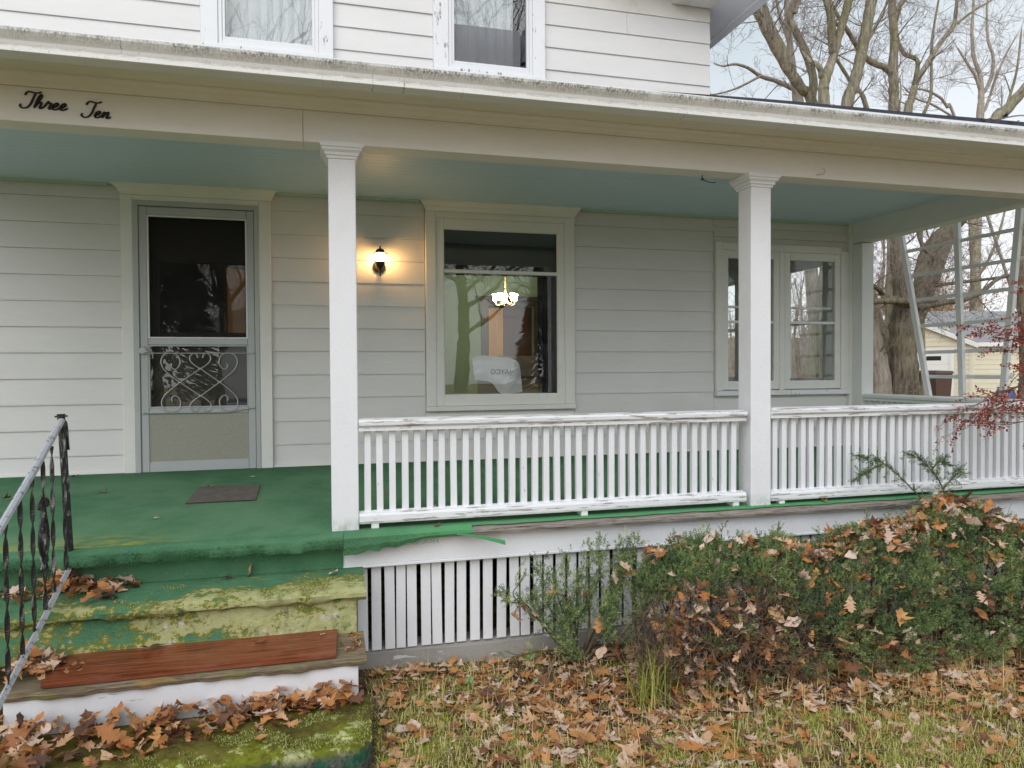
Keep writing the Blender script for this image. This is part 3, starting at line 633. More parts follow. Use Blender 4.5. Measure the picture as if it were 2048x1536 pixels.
# deck boards under the carpet, edge board, skirt, lattice, footing
mb = MB(); mb.prism([(-.05, fz(-.05) - .006), (D, fz(D) - .006), (D, fz(D) - .045), (-.05, fz(-.05) - .045)], 0, PX0, PX1); mb.build('deck', 'grey_wood', porch)
xs = np.linspace(.50, 5.46, 90); rings = []
for i, x in enumerate(xs):
    j = .004 * math.sin(x * 13) + .003 * math.sin(x * 31 + 1); rings.append([(x, -.052, -.012 + j * .3), (x, -.068 + j, -.016 + j * .4), (x, -.070 + j, -.034), (x, -.062, -.052 + j * .3), (x, -.0505, -.05)])
MB().loft(rings).build('edge_board', 'grey_wood', porch)
MB().box(.056, 5.46, -.003, .025, -.196, -.056, .002).build('skirt_board', 'white_paint', porch)
mb = MB(); mb.box(.056, 5.46, -.010, .025, -.214, -.1965, .003); mb.build('skirt_moulding', 'rail_paint', porch)
MB().box(-3.2, .055, .002, .025, -.214, -.05).build('skirt_board', 'white_paint', porch)
lat = MB().box(-.0285, .0285, .040, .055, -.716, -.205, .002).mesh('lattice_slat', 'white_paint')
x = .168
while x < 5.4:
    o = link('lattice_slat', lat, porch); g = max(.008, .0175 + RNG.normal(0, .005)); wsc = 1 + RNG.normal(0, .03)
    o.matrix_basis = Matrix.Translation((x, RNG.normal(0, .001), -.46)) @ Matrix.Rotation(RNG.normal(0, .006), 4, 'Y') @ Matrix.Diagonal((wsc, 1, 1, 1)) @ Matrix.Translation((0, 0, .46)); x += .057 * wsc + g
rings = [[(x, .03 + .004 * math.sin(7 * x), -.735 + .006 * math.sin(5 * x)), (x, .018 + .006 * math.sin(4 * x + 1), -.90), (x, .20, -.95), (x, .20, -.718), (x, .075, -.716)] for x in np.linspace(-.2, 5.45, 60)]
MB().loft(rings).build('footing', 'concrete', porch)
MB().box(-3.3, 5.4, D + .02, D + .1, -.9, 0).build('footing', 'concrete', porch)
MB().box(5.40, 5.44, .06, D, -.9, -.05).build('skirt_board', 'white_paint', porch)

# carpet: sheet over the deck, rolled nose along the steps, ragged edge and a hanging strip to the right
xs = np.linspace(-3.2, 5.40, 200); rings = []
for x in xs:
    e = -.042 + .006 * math.sin(9 * x + 1) + .005 * math.sin(23 * x) + .003 * math.sin(51 * x)
    if x < .62: e = -.04
    rings.append([(x, e, fz(e) + .0005), (x, e, fz(e) + .006), (x, .3, fz(.3) + .005), (x, D - .013, fz(D - .013) + .005), (x, D - .013, fz(D - .013))])
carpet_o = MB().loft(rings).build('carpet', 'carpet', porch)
xs = np.linspace(-3.2, .06, 120); rings = []
for x in xs:
    b = .005 * math.sin(6 * x) + .004 * math.sin(17 * x + 2) + .003 * math.sin(43 * x)
    rings.append([(x, -.035, .006), (x, -.075, .004 + b * .5), (x, -.098 + b, -.010 + b), (x, -.106 + b, -.040), (x, -.094 + b, -.072 + b), (x, -.060, -.086), (x, -.026, -.088 + b), (x, -.014 + b * .4, -.12), (x, -.010, -.203), (x, -.0035, -.203), (x, -.0035, .0)])
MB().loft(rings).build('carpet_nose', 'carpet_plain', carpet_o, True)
xs = np.linspace(.062, .80, 50); rings = []
for x in xs:
    k = min(1, max(0, (x - .06) / .62)); b = .006 * math.sin(21 * x) + .004 * math.sin(57 * x)
    drop = (.112 - .02 * k + b) if x < .26 else max(.052, .095 - .14 * (x - .26) + b)
    yy = -.098 + .030 * k
    rings.append([(x, -.040, .007), (x, yy + .02, .002), (x, yy - .004, -.018), (x, yy - .006, -.02 - .5 * (drop - .02)), (x, yy + .006, -drop), (x, yy + .014, -drop), (x, yy + .012, -.02), (x, -.040, .0005)])
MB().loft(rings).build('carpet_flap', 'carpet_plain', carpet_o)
rings = []
for x in np.linspace(.70, .985, 14):
    k = (x - .70) / .285; z0 = -.030 - .055 * k ** 1.4; y = -.076 - .03 * k
    rings.append([(x, y, z0), (x, y - .030 + .01 * k, z0 + .004 - .012 * k), (x, y - .030 + .01 * k, z0 - .006 - .018 * k), (x, y, z0 - .005)])
MB().loft(rings).build('carpet_strip', 'carpet_plain', carpet_o)

# columns with moulded capitals
def column(x, y=0., w=.1507, ztop=2.2):
    h = w / 2; col = MB().box(x, x + w, y, y + w, fz(y) - .012, ztop - .001, .004).build('column', 'white_paint', porch)
    def ring(e, z): return [(x - e, y - e, z), (x + w + e, y - e, z), (x + w + e, y + w + e, z), (x - e, y + w + e, z)]
    MB().loft([ring(.001, 2.115), ring(.008, 2.117), ring(.010, 2.130), ring(.018, 2.134), ring(.020, 2.148), ring(.034, 2.160), ring(.036, 2.170), ring(.0438, 2.176), ring(.0438, 2.1995), ring(.001, 2.1995)]).build('capital', 'white_paint', col)
column(0.); column(2.7003); column(5.327); column(-3.2)
MB().box(5.327, 5.470, 2.040, D + .02, .08, 2.205, .004).build('pilaster', 'side_paint', porch)

# beams, crown, ceiling, soffit
xb = .565 - .40
mb = MB(); mb.box(PX0, -.135, 0, .150, 2.198, 2.375, .002); mb.box(-.133, PX1, .002, .152, 2.2005, 2.375, .002); mb.build('beam', 'beam_paint', porch)
MB().prism([(0, 2.376), (-.008, 2.376), (-.014, 2.392), (-.030, 2.402), (-.036, 2.418), (-.052, 2.428), (-.052, 2.440), (.01, 2.440), (.01, 2.376)], 0, PX0, PX1).build('crown_moulding', 'beam_paint', porch)
MB().box(5.3267, 5.478, .154, 2.19, 2.2121, 2.44, .003).build('side_beam', 'side_paint', porch)
MB().prism([(-.372, 2.402), (-.053, 2.440), (-.053, 2.452), (-.372, 2.414)], 0, PX0, PX1 + .25).build('soffit', 'soffit_paint', porch)
MB().box(PX0, PX1 + .25, -.388, -.3735, 2.372, 2.47, .002).build('fascia_board', 'soffit_paint', porch)
MB().box(.93, 1.46, -.373, -.360, 2.385, 2.400, .001).build('split_board', 'grey_wood', porch)
# beadboard ceiling: real V grooves every 8 cm
prof = []; y = .15; k = 0
while y < D - .001:
    y1 = min(y + .082, D); zc = 2.4255; prof += [(y, zc + .004), (y + .003, zc), (y1 - .003, zc), (y1, zc + .004)]; y = y1
prof += [(D, 2.44), (.15, 2.44)]
MB().prism(prof, 0, PX0, 5.3265).build('ceiling', 'ceiling_paint', porch)
MB().prism([(D - .028, 2.4245), (D - .020, 2.412), (D - .004, 2.405), (D + .008, 2.405), (D + .008, 2.4245)], 0, -.40, .80).build('ceiling_moulding', 'ceiling_moulding_paint', porch)
MB().prism([(D - .028, 2.4245), (D - .020, 2.412), (D - .004, 2.405), (D + .008, 2.405), (D + .008, 2.4245)], 0, 2.33, 5.3265).build('ceiling_moulding', 'ceiling_moulding_paint', porch)
MB().prism([(D - .028, 2.4245), (D - .020, 2.412), (D - .004, 2.405), (D + .008, 2.405), (D + .008, 2.4245)], 0, -3.3, -1.68).build('ceiling_moulding', 'ceiling_moulding_paint', porch)
# gutter, gutter guard, roof
gp_ = [(-.389, 2.362), (-.474, 2.362), (-.481, 2.365), (-.482, 2.386), (-.476, 2.391), (-.484, 2.412), (-.500, 2.432), (-.509, 2.446), (-.511, 2.460), (-.504, 2.466), (-.497, 2.462), (-.498, 2.450), (-.478, 2.412), (-.470, 2.372), (-.389, 2.372)]
gut = MB().prism(gp_, 0, PX0, PX1 + .3).build('gutter', 'gutter_metal', porch)
rings = []
for x in np.linspace(PX0, PX1 + .3, 80):
    k = sstep(.8, 4.5, x); z1 = 2.487 + .045 * k + .004 * math.sin(3 * x)
    rings.append([(x, -.500, 2.464), (x, -.440, (2.464 + z1) / 2 + .008), (x, -.375, z1), (x, -.375, z1 - .003), (x, -.440, (2.464 + z1) / 2 + .005), (x, -.500, 2.461)])
MB().loft(rings).build('gutter_guard', 'guard_mesh', gut)
rings = []
for x in np.linspace(PX0, PX1 + .35, 60):
    k = sstep(.8, 4.5, x); z1 = 2.492 + .045 * k + .004 * math.sin(3 * x)
    rings.append([(x, -.392, z1), (x, -.392, z1 + .011), (x, D + .02, 3.36), (x, D + .02, 3.31), (x, -.36, z1 - .01)])
MB().loft(rings).build('roof', 'roof_grey', porch)
rings = []
for x in np.linspace(PX0, PX1 + .35, 60):
    k = sstep(.8, 4.5, x); z1 = 2.4925 + .045 * k + .004 * math.sin(3 * x); rings.append([(x, -.396, z1 - .004), (x, -.3935, z1 - .004), (x, -.3935, z1 + .0125), (x, -.36, z1 + .024), (x, -.36, z1 + .027), (x, -.396, z1 + .0145)])
MB().loft(rings).build('shingle_edge', 'shingle', porch)
MB().prism([(D + .021, 3.30), (D + .021, 3.35), (4.2, 3.95), (7.0, 3.0), (7.0, 2.95), (4.2, 3.90)], 0, 3.70, PX1 + .3).build('roof', 'shingle', porch)

# ------------------------------------------------------------------ porch railings
def railing(label, p0, p1, ztop, zbot, n, b0, b1, along_x=True):
    """moulded top rail, bottom rail and square balusters between p0 and p1"""
    if along_x: t = thing('porch_railing', label, 'railing', ((p0 + p1) / 2, .05, 0), 'white railings round the porch')
    else: t = thing('porch_railing', label, 'railing', (5.40, (p0 + p1) / 2, 0), 'white railings round the porch')
    zt = ztop
    prof = [(-.002, zt - .066), (-.002, zt - .046), (-.012, zt - .038), (-.018, zt - .032), (-.020, zt - .012), (-.012, zt - .002), (.05, zt + .006), (.112, zt - .002), (.120, zt - .012), (.118, zt - .032), (.102, zt - .046), (.102, zt - .066)]
    lo = [(.0, zbot), (-.004, zbot + .012), (-.004, zbot + .044), (.004, zbot + .058), (.05, zbot + .068), (.096, zbot + .058), (.104, zbot + .044), (.104, zbot + .012), (.1, zbot)]
    if along_x:
        MB().prism(prof, 0, p0, p1).build('top_rail', 'rail_paint_worn', t); MB().prism(lo, 0, p0, p1).build('bottom_rail', 'rail_paint_worn', t)
    else:
        P = [(5.347 + y, z) for y, z in prof]; L = [(5.347 + y, z) for y, z in lo]
        MB().prism(P, 1, p0, p1).build('top_rail', 'side_paint', t); MB().prism(L, 1, p0, p1).build('bottom_rail', 'side_paint', t)
    me = MB().box(-.0185, .0185, -.0185, .0185, zbot + .060, zt - .064, .0025).mesh('baluster', 'rail_paint' if along_x else 'side_paint')
    for k in range(n):
        c = b0 + (b1 - b0) * k / (n - 1) + RNG.normal(0, .0012); o = link('baluster', me, t)
        o.location = (c, .050, 0) if along_x else (5.397, c, 0); o.location -= t.location * 0
        o.matrix_parent_inverse = Matrix.Translation(t.location).inverted(); o.rotation_euler = (RNG.normal(0, .003), RNG.normal(0, .004), RNG.normal(0, .03))
    bs = (p0 + .09, (p0 + p1) / 2 + .12, p1 - .07)
    for c in bs:
        if along_x: MB().box(c - .022, c + .022, .004, .09, .004, zbot + .004, .004).build('block', 'rail_paint_worn', t)
        else: MB().box(5.36, 5.44, c - .022, c + .022, fz(c), zbot + .004, .004).build('block', 'side_paint', t)
railing('white front railing between the two middle porch columns', .153, 2.664, .637, .038, 34, .203, 2.592)
railing('white front railing right of the second column with yew sprigs before it', 2.853, 5.325, .650, .030, 33, 2.905, 5.245)
railing('side railing at the right end of the porch seen from inside', .155, 2.035, .652, .06, 25, .22, 1.98, False)

# ------------------------------------------------------------------ steps
steps = thing('porch_steps', 'old porch steps with mossy carpet, bare wooden tread and concrete slab', 'steps', (-.6, -.5, -.84))
xs = np.linspace(-1.75, .168, 90); rings = []
for x in xs:
    b = .004 * math.sin(9 * x) + .004 * math.sin(27 * x + 1) + .003 * math.sin(61 * x); e = 1 - max(0, (x - .12) / .05) * .12
    rings.append([(x, -.004, -.204), (x, -.15, -.212 + b * .6), (x, -.32, -.222 + b), (x, -.352, -.229 + b), (x, -.370 + b, -.246), (x, -.368 + b, -.268), (x, -.350 + b, -.284 + b), (x, -.322, -.287 + b), (x, -.318, -.30), (x, -.02, -.30)])
MB().loft(rings).build('tread', 'carpet_moss', steps, True)['label'] = 'carpeted top tread covered in yellow green moss'
rings = [[(x, -.328 + .003 * math.sin(14 * x), -.286), (x, -.334 + .006 * math.sin(5 * x), -.38), (x, -.340, -.462), (x, -.30, -.462), (x, -.30, -.286)] for x in np.linspace(-1.74, .118, 60)]
MB().loft(rings).build('riser', 'carpet_moss', steps)
rings = []
for x in np.linspace(-1.43, .152, 90):
    b = .004 * math.sin(7 * x) + .004 * math.sin(19 * x + 2) + .003 * math.sin(47 * x)
    rings.append([(x, -.33, -.462), (x, -.45, -.474), (x, -.585, -.488 + b * .3), (x, -.606 + b, -.495 + b * .3), (x, -.612 + b, -.512), (x, -.604 + b, -.534 + b * .5), (x, -.58, -.537), (x, -.33, -.52)])
MB().loft(rings).build('tread', 'weathered_wood', steps)['label'] = 'weathered bare wooden tread'
MB().box(-1.42, .112, -.590, -.57, -.74, -.5375, .002).build('riser', 'riser_paint', steps)['label'] = 'white painted bottom riser'
MB().box(.07, .111, -.568, -.342, -.84, -.53).build('stringer', 'riser_paint', steps)
MB().box(.07, .111, -.318, -.005, -.84, -.302).build('stringer', 'riser_paint', steps)
rings = []
for x in np.linspace(-1.80, .158, 90):
    b = .007 * math.sin(6 * x) + .005 * math.sin(19 * x + 1) + .004 * math.sin(43 * x); q = max(0, (x - .06) / .098) ** 2.2 * .10
    rings.append([(x, -.591, -.698), (x, -.75, -.700 + b * .5), (x, -.90 + q, -.702 + b), (x, -.965 + q, -.710 + b), (x, -1.0 + q + b, -.735), (x, -1.012 + q + b, -.79), (x, -1.005 + q, -.95), (x, -.62, -.95)])
MB().loft(rings).build('slab', 'slab_moss', steps, True)
for a, b, c0, c1, z1 in ((-1.745, -1.70, -.330, -.005, -.302), (-1.42, -1.375, -.568, -.342, -.538)): MB().box(a, b, c0, c1, -.86, z1).build('stringer', 'riser_paint', steps)
# loose red board on the wooden tread
mb = MB(); zt = lambda y: -.4355 + (y + .335) * .10
mb.add([(x, y, zt(y) + dz) for dz in (0, -.022) for y in (-.338, -.602) for x in ((-1.262, .018) if y > -.4 else (-1.268, .006))], [(0, 2, 3, 1), (4, 5, 7, 6), (0, 1, 5, 4), (2, 6, 7, 3), (0, 4, 6, 2), (1, 3, 7, 5)])
mb.box(-1.25, .0, -.596, -.36, -.4835, -.4815)
tag(mb.build('loose_board', 'red_board'), 'wet red brown board lying loose on the wooden step', 'board')

# ------------------------------------------------------------------ iron handrail
hr = thing('handrail', 'worn black wrought iron handrail with twisted bars beside the steps', 'handrail', (-1.30, -.06, -.205))
def lean(p): return (p[0] - .037 * (p[2] + .205) / .9, p[1], p[2])
rot45 = R(45)
mb = MB(); mb.tube([lean((-1.30, -.06, -.207)), lean((-1.30, -.06, .690))], .0185, 4); mb.build('post', 'iron', hr)
mb = MB(); a, b = lean((-1.30, -.06, .688)), lean((-1.30, -.06, .704)); mb.box(a[0] - .024, a[0] + .024, a[1] - .024, a[1] + .024, .690, .698, .002); mb.box(a[0] - .016, a[0] + .016, a[1] - .016, a[1] + .016, .6985, .706, .002); mb.build('post_cap', 'iron', hr)
MB().box(-1.335, -1.265, -.095, -.025, -.207, -.197, .002).build('foot_plate', 'iron', hr)
def rz_t(y): return .672 + .465 * (y + .085)
def rz_b(y): return -.078 + .372 * (y + .075)
MB().tube([(-1.328, -.085, rz_t(-.085)), (-1.31, -.5, rz_t(-.5)), (-1.30, -.9, rz_t(-.9)), (-1.295, -1.32, rz_t(-1.32))], .0165, 8).build('top_rail', 'iron_worn', hr, True)
MB().tube([(-1.305, -.075, rz_b(-.075)), (-1.30, -.5, rz_b(-.5)), (-1.30, -.9, rz_b(-.9)), (-1.295, -1.32, rz_b(-1.32))], .0145, 4).build('bottom_rail', 'iron_worn', hr)
MB().tube([(-1.295, -1.32, -.86), (-1.295, -1.32, .14)], .0185, 4).build('post', 'iron', hr)
MB().tube(smooth_curve([(-1.335, -.052, .675), (-1.322, -.045, .66), (-1.318, -.04, .60), (-1.316, -.040, .55), (-1.312, -.044, .52)], 5), .008, 4).build('scroll_end', 'iron', hr)
def twisted(y, zb, zt_, x):
    n = 56; rings = []
    for k in range(n + 1):
        t = k / n; z = zb + (zt_ - zb) * t; a = 2 * math.pi * (zt_ - zb) / .30 * t + y * 9; c, s_ = math.cos(a), math.sin(a); hw, ht = .0095, .0028
        rings.append([(x + dx * c - dy * s_, y + dx * s_ + dy * c, z) for dx, dy in ((-hw, -ht), (hw, -ht), (hw, ht), (-hw, ht))])
    return MB().loft(rings).build('twisted_bar', 'iron_dark', hr)
for y in (-.115, -.29, -.41, -.55, -.69, -.845, -.99, -1.13):
    twisted(y, rz_b(y) + .012, rz_t(y) - .014, -1.312 + .012 * -y)
yc, xc = -.41, -1.308                                           # the ornament half way up the third bar
mb = MB()
for s_ in (-1, 1):
    zc = .17; P = [(xc, yc + s_ * .035, zc + .135), (xc, yc + s_ * .052, zc + .12), (xc, yc + s_ * .040, zc + .150), (xc, yc + s_ * .012, zc + .150), (xc, yc + s_ * .010, zc + .10), (xc, yc + s_ * .050, zc - .03), (xc, yc + s_ * .012, zc - .12), (xc, yc + s_ * .02, zc - .165), (xc, yc + s_ * .040, zc - .17)]
    mb.tube(smooth_curve(P, 5), .010, 4)
mb.box(xc - .014, xc + .014, yc - .022, yc + .022, zc + .125, zc + .155, .004); mb.box(xc - .014, xc + .014, yc - .018, yc + .018, zc - .14, zc - .105, .004)
mb.build('ornament', 'iron', hr)

# ------------------------------------------------------------------ wall lamp
lp = thing('wall_lamp', 'lit bronze carriage lantern on the wall beside the porch window', 'lamp', (.45, 2.2, 1.82))
cx, cy = .450, 2.085
mb = MB(); n0 = 0; mb.lathe([(.001, 0), (.040, .001), (.052, .008), (.055, .018), (.001, .019)], (0, 0, 0), 24)
mb.v = [(cx + x_, D + .006 - (.02 - z_) - .0, 1.832 + y_) for x_, y_, z_ in mb.v]; mb.build('back_plate', 'bronze', lp, True)
mb = MB(); mb.tube(smooth_curve([(cx, D - .01, 1.80), (cx, D - .05, 1.775), (cx, cy, 1.79), (cx, cy, 1.81)], 5), .009, 8); mb.lathe([(.003, -.07), (.007, -.065), (.006, -.03), (.012, -.01), (.020, .0), (.034, .018), (.041, .045), (.043, .058), (.036, .058), (.020, .02)], (cx, cy, 1.80), 20); mb.build('holder', 'bronze', lp, True)
MB().lathe([(.030, 0), (.040, .010), (.044, .030), (.040, .052), (.034, .062)], (cx, cy, 1.861), 20).build('globe', 'lamp_glow', lp, True)
MB().lathe([(.002, .004), (.066, .0), (.068, .003), (.046, .014), (.038, .018), (.036, .028), (.028, .038), (.012, .044), (.006, .048), (.006, .060), (.009, .066), (.001, .067)], (cx, cy, 1.925), 24).build('hood', 'bronze', lp, True)

# ------------------------------------------------------------------ address lettering "Three Ten"
def script_word(name, label, strokes, ox, oz, hgt):
    t = thing('house_lettering', label, 'lettering', (ox, 0, oz), 'black script lettering on the porch beam')
    for st in strokes:
        mb = MB()
        for P in st:
            C = smooth_curve([(*p, 0) for p in P], 6); n = len(C); rings = []
            T = np.gradient(C[:, :2], axis=0); T /= np.linalg.norm(T, axis=1)[:, None] + 1e-9; Nn = np.stack([-T[:, 1], T[:, 0]], -1)
            for i in range(n):
                wd = .043 * (.75 + .5 * abs(T[i, 1])) * (1 if 1 < i < n - 2 else .7); a = C[i, :2] + Nn[i] * wd; b = C[i, :2] - Nn[i] * wd
                X = lambda p: (ox + (p[0] + .33 * p[1]) * hgt * 1.06, oz + p[1] * hgt)
                (ax_, az_), (bx_, bz_) = X(a), X(b); (mx_, mz_) = X(C[i, :2])
                rings.append([(ax_, -.006, az_), (mx_, -.011, mz_), (bx_, -.006, bz_), (bx_, -.0005, bz_), (ax_, -.0005, az_)])
            mb.loft(rings)
        mb.build('letter', 'letter_black', t)
    return t
T_ = [[(.02, .72), (.0, .80), (.06, .90), (.18, .92), (.34, .88), (.52, .88), (.66, .95)], [(.42, .88), (.40, .60), (.38, .30), (.30, .10), (.14, .03), (-.02, .10), (-.06, .24)]]
def e_(x): return [[(x, .16), (x + .14, .22), (x + .22, .33), (x + .15, .42), (x + .05, .33), (x + .03, .16), (x + .12, .06), (x + .26, .10), (x + .36, .20)]]
h_ = [[(.56, .12), (.66, .40), (.74, .70), (.68, .80), (.62, .62), (.60, .30), (.60, .06)], [(.60, .10), (.68, .32), (.80, .40), (.84, .30), (.82, .12), (.90, .07), (1.0, .18)]]
rr_ = [[(1.0, .14), (1.08, .40), (1.12, .46), (1.16, .38), (1.26, .38), (1.24, .20), (1.26, .08), (1.36, .12)]]
script_word('three', 'black script metal word Three on the porch beam', [T_, h_, rr_, e_(1.36), e_(1.70)], -1.515, 2.262, .096)
n_ = [[(.88, .14), (.95, .40), (.96, .20), (.94, .06)], [(.94, .10), (1.02, .32), (1.12, .40), (1.16, .30), (1.13, .12), (1.20, .06), (1.32, .16)]]
script_word('ten', 'black script metal word Ten on the porch beam', [T_, [[(q_[0] - .0, q_[1]) for q_ in e_(.54)[0]]], n_], -1.236, 2.238, .094)

# small hooks left in the beam
t = MB(); t.tube(smooth_curve([(3.20 + .0, -.001, 2.225), (3.21, -.02, 2.222), (3.232, -.03, 2.226), (3.245, -.03, 2.24), (3.24, -.03, 2.256), (3.225, -.03, 2.258)], 5), .003, 5)
tag(t.build('screw_hook', 'scroll_metal'), 'small screw hook in the porch beam right of the second column', 'hook')
t = MB(); t.tube(smooth_curve([(2.40, .10, 2.199), (2.40, .10, 2.175), (2.43, .10, 2.160), (2.47, .10, 2.152), (2.50, .10, 2.158)], 5), .003, 5); t.box(2.394, 2.406, .094, .106, 2.164, 2.178)
tag(t.build('ceiling_hook', 'letter_black'), 'thin black wire hook under the beam left of the second column', 'hook')

# ------------------------------------------------------------------ door mat: woven rubber links
mt = thing('door_mat', 'dark woven rubber mat on the green carpet before the door', 'mat', (-.70, 1.16, fz(1.16)))
cs = [np.array(p) for p in ((-.921, .905), (-.912, 1.43), (-.497, 1.42), (-.484, .905))]
def mp_(u, v): p = (cs[0] * (1 - u) + cs[3] * u) * (1 - v) + (cs[1] * (1 - u) + cs[2] * u) * v; return (p[0], p[1], fz(p[1]) + .0065)
mb = MB()
for k in range(23):
    v = (k + .5) / 23; a, b = mp_(0, v), mp_(1, v); mb.tube([(a[0], a[1], a[2] + .007), (b[0], b[1], b[2] + .007)], .0062, 5)
mb.build('link_row', 'mat_rubber', mt)
mb = MB()
for k in range(30):
    u = (k + .5) / 30; a, b = mp_(u, 0), mp_(u, 1); mb.tube([(a[0], a[1], a[2] + .003), (b[0], b[1], b[2] + .003)], .003, 4)
mb.build('wire', 'mat_rubber', mt)

# ------------------------------------------------------------------ fallen leaves
def leaf_template(kind, rng):
    """a curled dead leaf of unit length lying along +x"""
    if kind == 'oak':
        t = np.array([0, .10, .18, .27, .36, .45, .55, .63, .72, .80, .90, 1.]); wd = np.array([.015, .05, .17, .10, .30, .12, .38, .15, .30, .12, .13, .0])
        sh = np.array([0, 0, .05, 0, .07, 0, .08, 0, .07, 0, .03, 0])
    elif kind == 'round':
        t = np.linspace(0, 1, 7); wd = .30 * np.sin(np.pi * np.clip(t, .03, .98)) ** .8; sh = t * 0
    else:
        t = np.array([0, .12, .22, .34, .46, .58, .70, .80, .9, 1.]); wd = np.array([.02, .10, .34, .20, .46, .22, .40, .18, .16, 0.]); sh = np.array([0, .02, .10, 0, .10, 0, .08, 0, .04, 0])
    wl = wd * (1 + rng.normal(0, .22, len(t))) * rng.uniform(.6, 1.1); wr = wd * (1 + rng.normal(0, .22, len(t))) * rng.uniform(.6, 1.1)
    c1 = rng.normal(.45, .5); c2 = rng.normal(.12, .25); tw = rng.normal(0, .5); rip = rng.uniform(0, 6)
    V = []
    for k in range(len(t)):
        for s_, wv in ((1, wl[k]), (0, 0), (-1, wr[k])):
            y = s_ * wv; x = t[k] + (sh[k] if s_ else 0); z = c1 * y * y * 1.6 + c2 * (t[k] - .4) ** 2 + tw * y * (t[k] - .5) + .05 * abs(s_) * math.sin(9 * t[k] + rip + s_)
            V.append((x - .5, y, z))
    Fq = []
    for k in range(len(t) - 1):
        a = 3 * k; Fq += [(a, a + 1, a + 4, a + 3), (a + 1, a + 2, a + 5, a + 4)]
    return np.array(V), np.array(Fq)
lrng = np.random.default_rng(5)
LT = [leaf_template(k, lrng) for k in ('oak', 'oak', 'oak', 'oak', 'maple', 'maple', 'round', 'round', 'oak', 'maple', 'oak', 'round', 'oak', 'maple', 'oak', 'oak')]
LME = [fastmesh('leaf', V, Fq, 'leaf', smooth=True) for V, Fq in LT]
def leaf_obj(p, size, parent=None, tilt=.35, kind=None, name='leaf', yaw=None, flat=False):
    k = int(lrng.integers(0, len(LME))) if kind is None else kind
    o = link(name, LME[k], parent); o.location = tuple(p)
    o.rotation_euler = (lrng.normal(0, tilt), lrng.normal(0, tilt), lrng.uniform(0, 6.28) if yaw is None else yaw); o.scale = (size, size, size * (1 if not flat else .5)); return o
def leaf_mass(name, P, S, parent=None, tilt=.4, lo=0., hi=1.):
    n = len(P); Vs = []; Fs = []; Rn = []; o = 0; ks = lrng.integers(0, len(LT), n)
    groups = {}
    for k in range(len(LT)):
        idx = np.where(ks == k)[0]
        if not len(idx): continue
        M = rotm(lrng.normal(0, tilt, len(idx)), lrng.normal(0, tilt, len(idx)), lrng.uniform(0, 6.28, len(idx))) * S[idx][:, None, None]
        V, Fq = instance(LT[k][0], LT[k][1], M, P[idx]); Vs.append(V); Fs.append(Fq + o); o += len(V); Rn.append(np.repeat(lrng.uniform(lo, hi, len(idx)), len(LT[k][0])))
    ob = link(name, fastmesh(name, np.concatenate(Vs), np.concatenate(Fs), 'leaf_mass', np.concatenate(Rn), True), parent); ob['kind'] = 'stuff'; return ob

def lawn_points(n, rng, dens=None):
    out_ = []
    while len(out_) < n:
        x = rng.uniform(.17, 5.0); y = rng.uniform(-1.75, .0)
        if x < .2 and y > -1.05: continue
        d = 1. if dens is None else dens(x, y)
        if rng.uniform() < d: out_.append((x, y, float(gz(x, y))))
    return np.array(out_)
def litter_density(x, y): return float(np.clip(.40 + .9 * np.exp(-((y + .70 - .02 * x) / .36) ** 2) * sstep(.5, 1.2, x) + .18 * math.sin(3 * x + 2 * y), .08, 1))
P = lawn_points(5400, lrng, litter_density); P[:, 2] += lrng.uniform(.004, .03, len(P))
leaf_mass('leaf_litter', P, lrng.gamma(3., .021, len(P)).clip(.025, .13), None, .24)
P = lawn_points(92, lrng, lambda x, y: litter_density(x, y) * (1 if y < -.3 or x < 1.2 else .6))
for p in P: leaf_obj(p + np.array([0, 0, lrng.uniform(.015, .045)]), lrng.uniform(.08, .145), ground, .2, None, 'leaf', None, True)

def pile(label, name_loc, pts_fn, n_obj, n_mass, smin, smax, hmax, parent_group=None):
    t = thing('leaf_pile', label, 'leaves', name_loc)
    P = np.array([pts_fn(lrng) for _ in range(n_mass)]); leaf_mass('under_leaves', P, lrng.uniform(smin * .7, smax * .8, n_mass), t, .5, 0, .75)
    for _ in range(n_obj):
        p = pts_fn(lrng); leaf_obj((p[0], p[1], p[2] + hmax * lrng.uniform(.5, 1.)), lrng.uniform(smin, smax), t, .45)
    return t
def on_slab(r):
    x = r.uniform(-1.75, .10); k = sstep(.15, -1.2, x); wdt = .10 + .24 * k; y = -.605 - abs(r.normal(0, .5)) * wdt; y = max(y, -.97)
    return (x, y, -.695 + max(0, .075 * (1 - (-.6 - y) / (wdt * 1.3))) * r.uniform(.1, 1))
pile('drift of curled oak leaves along the back of the concrete bottom slab', (-.8, -.75, -.70), on_slab, 85, 330, .075, .135, .045)
def by_post(r):
    x = -1.30 + r.normal(0, .17); y = -.10 + r.normal(0, .075); y = min(max(y, -.30), -.03); x = min(x, -1.0); return (x, y, -.212 + max(0, .10 * (1 - abs(x + 1.32) / .35)) * r.uniform(0, 1))
pile('heap of brown oak leaves round the foot of the iron post on the top step', (-1.3, -.1, -.21), by_post, 34, 70, .07, .12, .025)
def by_board(r):
    x = min(-1.42 + abs(r.normal(0, .11)), -1.16); y = r.uniform(-.56, -.345); return (x, y, -.47 + .03 * r.uniform(0, 1) + max(0, .06 * (1 - (x + 1.42) / .2)) * r.uniform(.2, 1))
pile('pile of leaves at the left end of the wooden step beside the loose board', (-1.35, -.45, -.47), by_board, 26, 60, .06, .11, .02)
def back_strip(r): return (r.uniform(.02, .13), r.uniform(-.55, -.36), -.475 + r.uniform(0, .012))
pile('small dead leaves on the bare right end of the wooden step', (.07, -.45, -.47), back_strip, 5, 10, .035, .065, .008)

